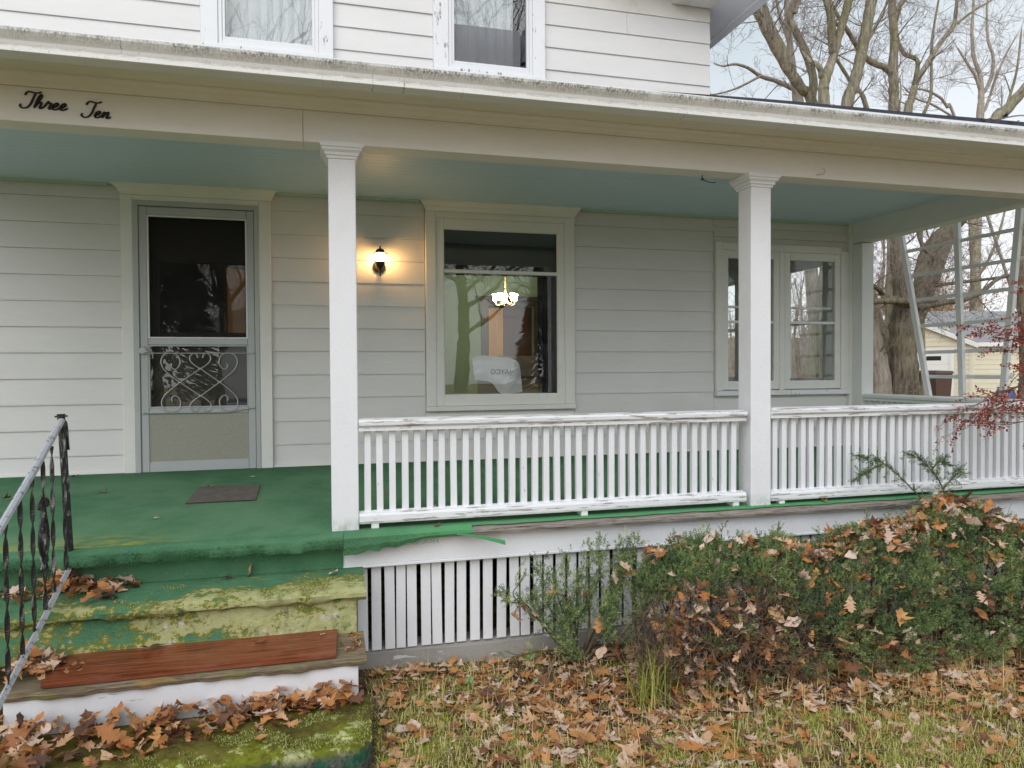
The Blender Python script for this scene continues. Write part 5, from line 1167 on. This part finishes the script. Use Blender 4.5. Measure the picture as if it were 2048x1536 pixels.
# ------------------------------------------------------------------ bare trees
trng = np.random.default_rng(77)
def grow(lines, p, d, L, r, depth, kids, droop=0., wig=.22, thin=.0035):
    n = 6 if depth > 0 else 5; P = [p]; dd = d / np.linalg.norm(d)
    for k in range(n - 1):
        dd = dd + trng.normal(0, wig * .5, 3) + np.array([0, 0, .05 - droop]); dd /= np.linalg.norm(dd); P.append(P[-1] + dd * L / (n - 1))
    P = np.array(P); rad = np.linspace(r, max(r * .42, thin), n); lines.append((P, rad))
    if depth <= 0: return
    for _ in range(kids):
        t = trng.uniform(.25, 1.); i = min(int(t * (n - 1)), n - 2); q = P[i] + (P[i + 1] - P[i]) * (t * (n - 1) - i); base = P[i + 1] - P[i]; base /= np.linalg.norm(base)
        side = trng.normal(0, 1, 3); side -= base * (side @ base); side /= np.linalg.norm(side); nd = base * trng.uniform(.45, 1.) + side * trng.uniform(.5, 1.) + np.array([0, 0, .15])
        grow(lines, q, nd, L * trng.uniform(.45, .75), max(r * (1 - .55 * t) * trng.uniform(.4, .6), thin), depth - 1, kids, droop, wig, thin)
def tree(label, limbs, Y, barkm='bark_grey', twigs=12, depth=3, tl=1.1, kids=3, name='bare_tree', jit=.18, group='bare trees behind the house', base=True, twm='twig'):
    """limbs: polylines of (u, v, radius px) in the plane y = Y, bent a little in depth; the first one runs to the ground"""
    big = []; tw = []
    for li, L in enumerate(limbs):
        dy = 0.
        if isinstance(L[0], float): dy = L[0]; L = L[1:]
        pts = []; rad = []; ph = trng.uniform(0, 6)
        for k, (u, v, r) in enumerate(L):
            P0 = at(u, v, 1, Y + dy); dist = (P0 - CAM) @ AX[2]; pts.append(P0 + np.array([0, jit * math.sin(ph + k * .9) * (k > 0) * (li > 0), 0])); rad.append(.88 * r * dist / F)
        if li == 0 and base:
            g0 = pts[0].copy(); zg = float(gz(g0[0], g0[1])); d0 = pts[0] - pts[1]; d0 /= max(abs(d0[2]), .2); foot = g0 + d0 * (g0[2] - zg) * .45; foot[2] = zg - .1
            pts = [foot, (foot + g0) / 2 + np.array([.03, .02, 0])] + pts; rad = [rad[0] * 1.55, rad[0] * 1.12] + rad
        c_ = smooth_curve(pts, 5); rr = np.interp(np.arange(len(c_)), np.arange(len(rad)) * 5, rad); rr = rr * (1 + .06 * np.sin(np.arange(len(c_)) * 1.9)); rr = rr.copy()
        if li > 0: rr[0] *= .3
        rr[-1] *= .3; big.append((c_, rr))
        n = len(c_); lo = 10 if (li == 0 and base) else 3
        for _ in range(int(twigs * .62)):
            i = int(trng.integers(min(lo, n - 3), n - 1)); d = c_[i + 1] - c_[i]; d /= np.linalg.norm(d); side = trng.normal(0, 1, 3); side -= d * (side @ d); side /= np.linalg.norm(side)
            grow(tw, c_[i], d * .5 + side, tl * trng.uniform(.5, 1.2), max(.006, min(.028, rr[i] * trng.uniform(.12, .35))), depth, kids)
        grow(tw, c_[-1], c_[-1] - c_[-2], tl * 1.3, rr[-1] * .9, depth, kids)
    root = thing(name, label, 'tree', tuple(big[0][0][0]), group)
    V, Fq = tubes_mesh(big[:1], 12); link('trunk', fastmesh('trunk', V, Fq, barkm, smooth=True), root)
    for b in big[1:]: V, Fq = tubes_mesh([b], 9); link('limb', fastmesh('limb', V, Fq, barkm, smooth=True), root)
    V, Fq = tubes_mesh(tw, 3); o = link('crown', fastmesh('crown', V, Fq, twm), root); return root
# above the porch roof, left to right
tree('mossy bare tree leaning left beside the house eave', [[(1628, 216, 11), (1605, 180, 11), (1578, 140, 12), (1545, 82, 12), (1520, 30, 12), (1490, -40, 11), (1465, -110, 9)], [(1590, 160, 8), (1572, 120, 9), (1550, 60, 10), (1536, 10, 9), (1520, -60, 7)], [(1622, 214, 10), (1618, 165, 9), (1608, 110, 9), (1592, 55, 8), (1588, 30, 8), (1600, -20, 7), (1610, -90, 5)], [(1590, 26, 6), (1602, 5, 5), (1622, -50, 4)]], 13.0, 'bark_grey', 12, 3, 1.3)
tree('pale straight bare trunk with a long low branch left of the leaning tree', [[(1598, 220, 12), (1588, 160, 9), (1580, 90, 7), (1574, 20, 6), (1570, -80, 5)], [(1592, 180, 6), (1560, 158, 5), (1525, 150, 4.5), (1495, 138, 3.5), (1465, 133, 3), (1440, 136, 2), (1425, 126, 1.5)], [(1525, 150, 3), (1495, 165, 2.5), (1465, 178, 2.2), (1430, 189, 1.8), (1410, 192, 1)], [(1580, 90, 4), (1560, 40, 3), (1540, -20, 2)]], 16.0, 'bark_pale', 8, 3, 1.4)
tree('mossy bare tree with a wide V fork near its foot', [[(1648, 222, 12), (1647, 175, 12), (1655, 145, 11), (1668, 110, 9), (1678, 70, 9), (1690, 30, 9), (1702, -20, 9), (1720, -100, 7)], [(1644, 160, 7), (1634, 135, 6), (1622, 118, 5), (1612, 95, 3)], [(1666, 112, 9), (1660, 80, 9), (1653, 40, 9), (1645, 5, 8), (1630, -60, 7)], [(1690, 56, 5), (1672, 35, 5), (1655, 10, 5), (1640, -20, 4)]], 12.0, 'bark_grey', 12, 3, 1.3)
tree('bare trunk slanting right in front of the fork', [[(1692, 224, 13), (1706, 175, 13), (1719, 125, 12), (1730, 70, 12), (1738, 30, 12), (1745, -10, 12), (1765, -90, 9)], [(1726, 95, 5), (1745, 60, 4), (1765, 10, 3), (1780, -40, 2)]], 12.5, 'bark_grey', 13, 3, 1.2)
tree('upright bare trunk with a crooked left limb', [[(1787, 232, 11), (1788, 180, 11), (1786, 130, 10), (1789, 80, 9), (1785, 30, 9), (1783, -20, 8), (1780, -100, 6)], [(1786, 150, 8), (1768, 135, 7), (1752, 122, 7), (1732, 102, 6), (1712, 80, 5), (1690, 60, 5), (1668, 38, 4), (1650, 0, 4)], [(1786, 25, 7), (1798, 5, 6), (1812, -50, 5)], [(1735, 225, 6), (1722, 190, 5), (1712, 168, 4), (1692, 130, 4), (1675, 110, 3)]], 14.0, 'bark_grey', 12, 3, 1.2)
tree('bare tree forking into long arms right of the upright trunk', [[(1815, 236, 9), (1822, 200, 8), (1832, 165, 7), (1850, 135, 6), (1868, 105, 5.5), (1885, 80, 5), (1907, 52, 5), (1912, 20, 4), (1918, -40, 3)], [(1828, 175, 6), (1826, 140, 5), (1828, 120, 5), (1812, 105, 5), (1805, 75, 4), (1800, 45, 3), (1805, 0, 2)], [(1907, 52, 3), (1940, 25, 2.5), (1975, 5, 2), (2020, -30, 1.5)], [(1845, 232, 4), (1858, 195, 3.5), (1868, 140, 3), (1872, 95, 3), (1876, 40, 2.5), (1880, -20, 2)]], 14.5, 'bark_grey', 13, 3, 1.2)
tree('bare tree with slender upright arms near the right edge', [[(1960, 246, 8), (1962, 205, 7), (1962, 180, 6), (1960, 150, 5), (1948, 115, 4), (1944, 70, 3.5), (1946, 20, 3), (1950, -40, 2)], [(1960, 180, 4), (1948, 155, 3), (1930, 130, 3), (1910, 95, 2)], [(1966, 190, 4), (1978, 155, 4), (1982, 115, 3.5), (1976, 80, 3), (1978, 20, 2.5), (1985, -40, 2)], [(1968, 225, 4), (1985, 190, 3), (1996, 150, 3), (2010, 110, 2), (2030, 70, 1.5)]], 31.0, 'bark_pale', 18, 3, 2.2)
tree('thick bare limb leaning out to the right edge of the roof', [[(1985, 252, 11), (2005, 230, 11), (2030, 200, 11), (2060, 165, 10), (2100, 110, 9)], [(2010, 225, 4), (2020, 190, 3), (2025, 140, 2.5), (2032, 60, 2)]], 12.0, 'bark_grey', 14, 3, 1.3)
tree('thin dark bare tree behind the others', [[(1910, 236, 3), (1895, 215, 3), (1880, 195, 3), (1850, 180, 2.5), (1820, 178, 2)], [(1910, 236, 2.5), (1870, 205, 2.5), (1835, 195, 2), (1800, 170, 1.5)]], 20.0, 'bark_pale', 14, 3, 1.5)
# seen through the end of the porch
big = tree('massive old tree with dark furrowed bark and a long level limb', [[(1812, 790, 31), (1808, 720, 29), (1806, 660, 30), (1808, 620, 25), (1800, 570, 16), (1795, 520, 15), (1795, 470, 14), (1796, 380, 13), (1800, 250, 11)], [(1815, 640, 20), (1832, 600, 17), (1852, 550, 17), (1872, 510, 18), (1890, 478, 18), (1925, 430, 17), (1975, 360, 15), (2040, 270, 12)],
        [-.55, (1815, 608, 8), (1795, 605, 8), (1770, 603, 7), (1740, 604, 7), (1700, 610, 6)], [-.55, (1790, 605, 8), (1830, 606, 8), (1858, 612, 7), (1885, 606, 6), (1915, 600, 5.5), (1945, 585, 5), (1985, 560, 4), (2040, 545, 3)], [-.4, (1800, 600, 7), (1775, 590, 6), (1750, 580, 6), (1720, 570, 5)], [(1845, 560, 5), (1880, 568, 4.5), (1915, 565, 4), (1960, 560, 3.5), (2005, 555, 3)], [(1870, 520, 5), (1860, 480, 4.5), (1850, 440, 4), (1835, 380, 3)]], 11.0, 'bark_dark', 16, 3, .9, 4, jit=.3, group=None)
tree('lighter grey brown trunk leaning on the left of the massive tree', [[(1766, 800, 24), (1760, 740, 21), (1752, 690, 17), (1744, 640, 13), (1735, 590, 11), (1720, 500, 9)]], 11.3, 'bark_pale', 5, 2, .8, group=None)
tree('mossy tan trunk behind the middle post of the trellis', [[(1953, 625, 12), (1952, 580, 11), (1950, 530, 10), (1948, 490, 10), (1946, 440, 10), (1942, 340, 9)], [(1951, 560, 4), (1975, 520, 3), (2000, 470, 3), (2020, 400, 2)]], 31.0, 'bark_grey', 14, 3, 1.3, group=None)
tree('slim mossy trunk between the left and middle posts of the trellis', [[(1846, 640, 4), (1845, 560, 4), (1843, 500, 3.5), (1844, 440, 3), (1846, 340, 3)]], 15.0, 'bark_grey', 16, 3, .8, group=None)
tree('thin twisted tree left of the massive trunk', [[(1762, 640, 3), (1765, 580, 3), (1768, 520, 2.5), (1768, 470, 2.5), (1772, 400, 2)], [(1752, 600, 2.5), (1758, 550, 2.3), (1766, 510, 2), (1760, 450, 1.5)]], 20.0, 'bark_pale', 16, 3, 1.0, group=None)
tree('dark trunk at the right edge behind the red bush', [[(2052, 720, 13), (2048, 640, 12), (2046, 560, 12), (2050, 470, 11), (2056, 380, 10)]], 17.0, 'bark_dark', 12, 3, 1.1, group=None)
# drooping pale twigs hanging off the leaning limb
lines = []
for _ in range(90):
    t = trng.uniform(0, 1); u, v = 1838 + 75 * t + trng.normal(0, 10), 600 - 150 * t + trng.normal(0, 8); p = at(u, v, 1, 10.6 + trng.normal(0, .3)); grow(lines, p, np.array([trng.normal(0, .8), trng.normal(-.2, .5), trng.normal(.1, .7)]), trng.uniform(.4, .9), .007, 1, 3, .16, .4)
V, Fq = tubes_mesh(lines, 3); o = link('hanging_twigs', fastmesh('hanging_twigs', V, Fq, 'twig'), big); o['kind'] = 'stuff'
# distant wood: thin trunks and brushwood as one mass
lines = []
for _ in range(150):
    y = trng.uniform(34, 75); x = trng.uniform(14, 40) + (y - 30) * .9; z0 = float(gz(x, y)); h = trng.uniform(4, 9); p = np.array([x, y, z0 - .2]); top = p + np.array([trng.normal(0, .8), trng.normal(0, .8), h])
    c_ = np.stack([p, p * .6 + top * .4 + trng.normal(0, .2, 3), top]); lines.append((c_, np.array([.16, .11, .03]) * trng.uniform(.5, 1.3)))
    for _k in range(6):
        a = trng.uniform(.2, .98); grow(lines, p * (1 - a) + top * a, np.array([trng.normal(0, 1), trng.normal(0, 1), .7]), trng.uniform(1, 2.8), .028, 1, 4, 0, .25, .011)
V, Fq = tubes_mesh(lines, 3); tag(link('far_woods', fastmesh('far_woods', V, Fq, 'twig')), kind='stuff')
# brushy undergrowth behind the garage, with some brown leaves still on
lines = []; LP = []
for _ in range(260):
    y = trng.uniform(24, 34); x = trng.uniform(20, 48); z0 = float(gz(x, y)); grow(lines, np.array([x, y, z0 - .1]), np.array([trng.normal(0, .3), trng.normal(0, .3), 1.]), trng.uniform(1.2, 3.2), .025, 2, 4, 0, .25, .009)
V, Fq = tubes_mesh(lines, 3); tag(link('undergrowth', fastmesh('undergrowth', V, Fq, 'bark_pale')), kind='stuff')
tb_ = thing('beech_tree', 'small tree with tan leaves still on behind the garage roof', 'tree', (37, 33, 0)); p = at(1895, 630, 1, 33.0); zb_ = float(gz(p[0], p[1])); ll = []
for _ in range(9): grow(ll, np.array([p[0], p[1], zb_]), np.array([trng.normal(0, .35), trng.normal(0, .3), 1.]), 4.6, .06, 2, 4, 0, .2, .01)
V, Fq = tubes_mesh(ll, 4); link('trunk', fastmesh('trunk', V, Fq, 'bark_pale'), tb_)
LP = np.concatenate([l[0][1:] for l in ll]); LP = LP[LP[:, 2] > zb_ + .8]; LP = np.repeat(LP, 5, 0) + trng.normal(0, .16, (len(LP) * 5, 3)); n = len(LP); q4 = np.array([[-.5, 0, 0], [0, .25, 0], [.5, 0, 0], [0, -.25, 0]])
V, Fq = instance(q4, np.array([[0, 1, 2, 3]]), rotm(trng.uniform(0, 6, n), trng.uniform(0, 6, n), trng.uniform(0, 6, n)) * trng.uniform(.14, .22, n)[:, None, None], LP); link('crown', fastmesh('crown', V, Fq, 'tan_leaves', np.repeat(trng.uniform(0, 1, n), 4)), tb_)

# ------------------------------------------------------------------ red leaved bush at the right edge, reaching in front of the railing
rb = thing('red_bush', 'bush with small dark red leaves reaching in from the right edge', 'bush', (5.3, -.35, -.82)); lines = []; TP = []
def rbranch(p, d, L, r, depth):
    P = [p]; dd = d / np.linalg.norm(d)
    for k in range(6): dd = dd + trng.normal(0, .10, 3) + np.array([0, 0, -.035]); dd /= np.linalg.norm(dd); P.append(P[-1] + dd * L / 6)
    P = np.array(P); lines.append((P, np.linspace(r, max(r * .4, .0012), 7)))
    if depth == 0: TP.extend(P[1:]); return
    TP.extend(P[3:])
    for i in range(2, 7):
        side = trng.normal(0, 1, 3); side[2] *= .5; rbranch(P[i], (P[i] - P[i - 1]) / np.linalg.norm(P[i] - P[i - 1]) + .75 * side / np.linalg.norm(side), L * .40, r * .5, depth - 1)
for z0, dz, ln, y0 in ((.95, .12, .85, -.30), (.75, .10, .95, -.42), (.62, -.10, .80, -.50), (.50, -.22, .60, -.5), (1.10, .22, .72, -.30), (1.25, .30, .55, -.35), (.85, .0, .80, -.2), (1.40, .35, .45, -.3), (1.20, .05, .50, -.4), (1.05, -.05, .42, -.35), (1.3, .15, .6, -.2)):
    rbranch(np.array([5.10, y0, z0]), np.array([-1., trng.normal(0, .15), dz]), ln * .86, .006, 2)
for k in range(5): c_ = smooth_curve([(5.3 + trng.normal(0, .05), -.35, -.84), (5.22, -.36 + trng.normal(0, .05), .1), (5.02, (-.3, -.42, -.5, -.3, -.2)[k], (.95, .75, .62, 1.10, .85)[k])], 6); lines.append((c_, np.linspace(.014, .006, len(c_))))
V, Fq = tubes_mesh(lines, 4); link('branches', fastmesh('branches', V, Fq, 'yew_stem', smooth=True), rb)
TP = np.array(TP); TP = np.repeat(TP, 2, 0) + trng.normal(0, .012, (len(TP) * 2, 3)); n = len(TP); lt = np.array([[-.5, 0, 0], [-.05, .30, .06], [.5, 0, -.04], [-.05, -.30, .06]])
V, Fq = instance(lt, np.array([[0, 1, 2, 3]]), rotm(trng.normal(0, .9, n), trng.normal(0, .9, n), trng.uniform(0, 6.28, n)) * trng.uniform(.014, .030, n)[:, None, None], TP); o = link('leaves', fastmesh('leaves', V, Fq, 'red_leaves', np.repeat(trng.uniform(0, 1, n), 4)), rb); o['kind'] = 'stuff'

# ------------------------------------------------------------------ across the street, seen only mirrored in the panes
def far_tree(label, x, y, h, r, seed):
    global trng; trng = np.random.default_rng(seed); big = []; tw = []; z0 = float(gz(x, y)); P = smooth_curve([(x, y, z0 - .1), (x + .2, y, z0 + h * .25), (x - .1, y + .2, z0 + h * .5), (x + .2, y, z0 + h)], 6); big.append((P, np.linspace(r, .05, len(P))))
    for k in range(15):
        i = int(trng.integers(4, len(P) - 1)); grow(tw, P[i], np.array([trng.normal(0, 1), trng.normal(0, 1), trng.uniform(.2, 1)]), h * .36 * trng.uniform(.6, 1.1), r * .35, 3, 4, 0, .22, .012)
    root = thing('street_tree', label, 'tree', (x, y, z0), 'bare trees across the street'); V, Fq = tubes_mesh(big, 10); link('trunk', fastmesh('trunk', V, Fq, 'bark_dark', smooth=True), root); V, Fq = tubes_mesh(tw, 3); link('crown', fastmesh('crown', V, Fq, 'bark_dark'), root)
for i, (x, y, h, r) in enumerate(((-9, -24, 15, .35), (-4.5, -27, 17, .4), (1.2, -25, 16, .38), (6.5, -26, 17, .4), (12, -24, 15, .35), (-15, -26, 16, .4), (18, -28, 17, .4))):
    far_tree('bare street tree mirrored in the porch glass', x, y, h, r, 300 + i)
for i, (x, y, h) in enumerate(((-6.8, -25, 11), (-1.5, -34, 10), (14., -36, 9))):
    z0 = float(gz(x, y)); n = 5200; k = trng.uniform(0, 1, n) ** .7; rr = (1 - k) * h * .24 * trng.uniform(.5, 1, n); a = trng.uniform(0, 6.28, n); PP = np.stack([x + rr * np.cos(a), y + rr * np.sin(a), z0 + .6 + k * (h - .6)], -1); Dd = np.stack([np.cos(a), np.sin(a), -.25 + 0 * a], -1)
    t = thing('spruce_tree', 'dark evergreen mirrored in the porch glass', 'tree', (x, y, z0), 'evergreens across the street'); V, Fq = instance(np.array([[0, 0, 0], [.5, .12, .05], [1, 0, -.1], [.5, -.12, .05]]) * .7, np.array([[0, 1, 2, 3]]), frame_from_dir(Dd, trng.uniform(0, 1, n)), PP)
    link('crown', fastmesh('crown', V, Fq, 'dark_needles', np.repeat(trng.uniform(0, 1, n), 4)), t); MB().tube([(x, y, z0 - .1), (x, y, z0 + h * .9)], [.25, .05], 8).build('trunk', 'bark_dark', t)
cv = thing('camper_trailer', 'white camper trailer mirrored in the porch glass', 'trailer', (0, -14, -.9)); zc = -.88
mb = MB(); mb.prism([(-2.6, zc + .55), (1.7, zc + .55), (2.1, zc + 1.2), (1.8, zc + 2.6), (-2.4, zc + 2.7), (-2.8, zc + 2.2)], 1, -15.1, -13.1); mb.build('body', 'camper_white', cv)
for a, b, c0, c1 in ((-1.9, -.6, 1.45, 2.1), (.7, 1.4, 1.45, 2.1)): MB().box(a, b, -13.1, -13.07, zc + c0, zc + c1).build('window', 'shade_cloth', cv)
MB().box(-.2, .5, -13.1, -13.06, zc + .7, zc + 2.3).build('door', 'aluminium_white', cv); MB().box(-2.6, 1.7, -13.1, -13.075, zc + .95, zc + 1.05).build('stripe', 'bin_blue', cv)
for x in (-.8, .1): MB().tube([(x, -13.3, zc + .34), (x, -13.08, zc + .34)], .34, 18).build('wheel', 'dark_plastic', cv)

# ------------------------------------------------------------------ white sheet added inside the porch window in place of the mirrored trailer cover
reflection_sheet = thing('white_reflection_sheet', 'added white sheet with mirrored dark lettering imitating a trailer reflection in the porch window', 'reflection_sheet', tuple(at(995, 790, 1, 2.44)))
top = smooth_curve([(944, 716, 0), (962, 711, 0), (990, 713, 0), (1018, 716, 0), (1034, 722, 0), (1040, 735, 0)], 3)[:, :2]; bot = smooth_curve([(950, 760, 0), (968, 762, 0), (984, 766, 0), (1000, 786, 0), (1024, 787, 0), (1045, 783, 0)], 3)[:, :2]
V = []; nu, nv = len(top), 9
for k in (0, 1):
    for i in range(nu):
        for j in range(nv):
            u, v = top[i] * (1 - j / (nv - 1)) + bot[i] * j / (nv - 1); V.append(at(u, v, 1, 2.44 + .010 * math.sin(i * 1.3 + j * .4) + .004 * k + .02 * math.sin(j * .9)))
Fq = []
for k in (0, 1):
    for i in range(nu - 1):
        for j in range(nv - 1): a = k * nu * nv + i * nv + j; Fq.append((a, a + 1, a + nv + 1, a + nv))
link('sheet', fastmesh('sheet', np.array(V), np.array(Fq), 'camper_white', smooth=True), reflection_sheet)
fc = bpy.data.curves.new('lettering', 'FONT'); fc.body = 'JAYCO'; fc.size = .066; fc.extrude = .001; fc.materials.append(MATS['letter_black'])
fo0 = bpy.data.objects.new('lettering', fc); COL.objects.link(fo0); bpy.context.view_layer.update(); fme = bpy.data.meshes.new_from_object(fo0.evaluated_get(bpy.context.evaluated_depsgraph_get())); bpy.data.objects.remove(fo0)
fo = link('lettering', fme, reflection_sheet); p = at(1022, 748, 1, 2.405); fo.location = tuple(p); fo.rotation_euler = (R(90), 0, 0); fo.scale = (-1, 1, 1)
MB().box(p[0] - .30, p[0] - .02, 2.49, 2.52, .1, p[2] + .08).build('rack', 'room_dark', reflection_sheet)

# ------------------------------------------------------------------ raised moss on the slab and the top step, loose carpet fibres
mrng = np.random.default_rng(9); grng = mrng
def moss(n, fn, hmin, hmax, name, parent, lo, hi):
    P = np.array([q for q in (fn() for _ in range(n)) if q is not None]); V, Fq, rn = blades(len(P), P, hmin, hmax, .0012, .0026, .9, lo, hi); o = link(name, fastmesh(name, V, Fq, 'moss_tips', rn), parent); o['kind'] = 'stuff'; return o
attr_mat('moss_tips', [(0., (.10, .13, .015)), (.45, (.28, .30, .04)), (1., (.58, .57, .28))], .9, .2)
attr_mat('carpet_fibre', [(0., (.03, .12, .055)), (1., (.15, .33, .18))], .9, .2)
def m_slab():
    x, y = mrng.uniform(-1.7, .15), mrng.uniform(-1.0, -.66); q = math.sin(9 * x + 2) * math.sin(23 * y + 3 * x) + .5 * math.sin(31 * x) * math.sin(37 * y)
    if q + 1.1 * (x + .5) - 3.2 * (y + .9) < .15: return None
    return (x, y, -.703 - max(0, -.93 - y) * .25)
moss(26000, m_slab, .004, .013, 'moss', steps, .0, 1.)
def m_tread():
    x, y = mrng.uniform(-1.7, .16), mrng.uniform(-.365, -.08); q = math.sin(7 * x + 1) * math.sin(19 * y + 4 * x) + .5 * math.sin(29 * x) * math.sin(41 * y)
    if q + .7 * (x + .6) - 3.5 * (y + .24) < .1: return None
    return (x, y, -.214 - max(0, -.15 - y) * .06 - max(0, -.33 - y) * .45)
moss(20000, m_tread, .003, .009, 'moss', steps, .2, 1.)
def m_nose():
    x = mrng.uniform(-1.7, .60); return (x, -.104 - mrng.uniform(0, .004) + .03 * max(0, x) / .6, -.022 - mrng.uniform(0, .06))
P = np.array([m_nose() for _ in range(9000)]); V, Fq, rn = blades(len(P), P, .003, .010, .0006, .0014, 1.3, 0, 1); o = link('fibre', fastmesh('fibre', V, Fq, 'carpet_fibre', rn), carpet_o); o['kind'] = 'stuff'

def m_lawn():
    x, y = mrng.uniform(.18, 5.1), mrng.uniform(-1.75, -.15); q = math.sin(4.3 * x + 1) * math.sin(6.1 * y + 2 * x) + .55 * math.sin(13 * x + 3) * math.sin(17 * y - 5 * x)
    if y > -.95 and x > .75: q -= .75
    if q < .28: return None
    return (x, y, float(gz(x, y)) - .001)
attr_mat('lawn_moss_tips', [(0., (.22, .27, .025)), (.5, (.48, .51, .06)), (1., (.70, .68, .20))], .9, .25)
P = np.array([q for q in (m_lawn() for _ in range(60000)) if q is not None]); V, Fq, rn = blades(len(P), P, .010, .026, .0014, .0030, .8, 0., 1.); tag(link('moss', fastmesh('moss', V, Fq, 'lawn_moss_tips', rn)), kind='stuff')
# dark gaps where the soffit boards have come away, leaves on the gutter guard, the service cable
mb = MB(); mb.prism([(1.40, 2.3995), (1.75, 2.3905), (1.78, 2.3925), (1.42, 2.4045)], 1, -.3725, -.3695); mb.prism([(1.135, 2.401), (1.19, 2.399), (1.175, 2.392), (1.14, 2.390)], 1, -.3725, -.3695); mb.build('soffit_gap', 'letter_black', porch)
for x, z, sz, lb in ((2.99, 2.515, .03, 'tiny orange leaf alone on the gutter guard above the second porch column'), (4.17, 2.525, .07, 'largest orange leaf on the gutter guard below the leaning limb'), (4.26, 2.522, .04, 'small leaf between two larger ones at the right end of the gutter guard'), (4.40, 2.53, .06, 'orange leaf farthest right on the gutter guard')):
    single(lb, x, -.42, sz, 0 if sz > .05 else 6, None, z + .008, 'leaves on the gutter guard')
cb = MB().tube(smooth_curve([(4.15, -.395, 2.545), (4.30, -.36, 2.56), (4.6, -.2, 2.66), (5.2, .2, 2.86), (6.5, 1.2, 3.3)], 6), .006, 6).build('cable', 'letter_black'); tag(cb, 'black cable rising from the gutter at the right end of the roof', 'cable')

# thinner litter and grass on the rest of the front lawn
def wide(n):
    x = mrng.uniform(-4.5, 7.5, n * 2); y = mrng.uniform(-4.2, .0, n * 2); k = ~((x > .16) & (x < 5.2) & (y > -1.8)) & ~((x < .2) & (x > -1.85) & (y > -1.05)) & ~((x > 5.2) & (y > -.1)); x, y = x[k][:n], y[k][:n]; return np.stack([x, y, gz(x, y)], -1)
lrng = np.random.default_rng(99); P = wide(1000); P[:, 2] += mrng.uniform(.004, .02, len(P)); leaf_mass('leaf_litter', P, mrng.uniform(.05, .11, len(P)), None, .24)
P = wide(14000); V, Fq, rn = blades(len(P), P, .015, .06, .0015, .0035, 1.2); tag(link('grass', fastmesh('grass', V, Fq, 'grass_blades', rn)), kind='stuff')
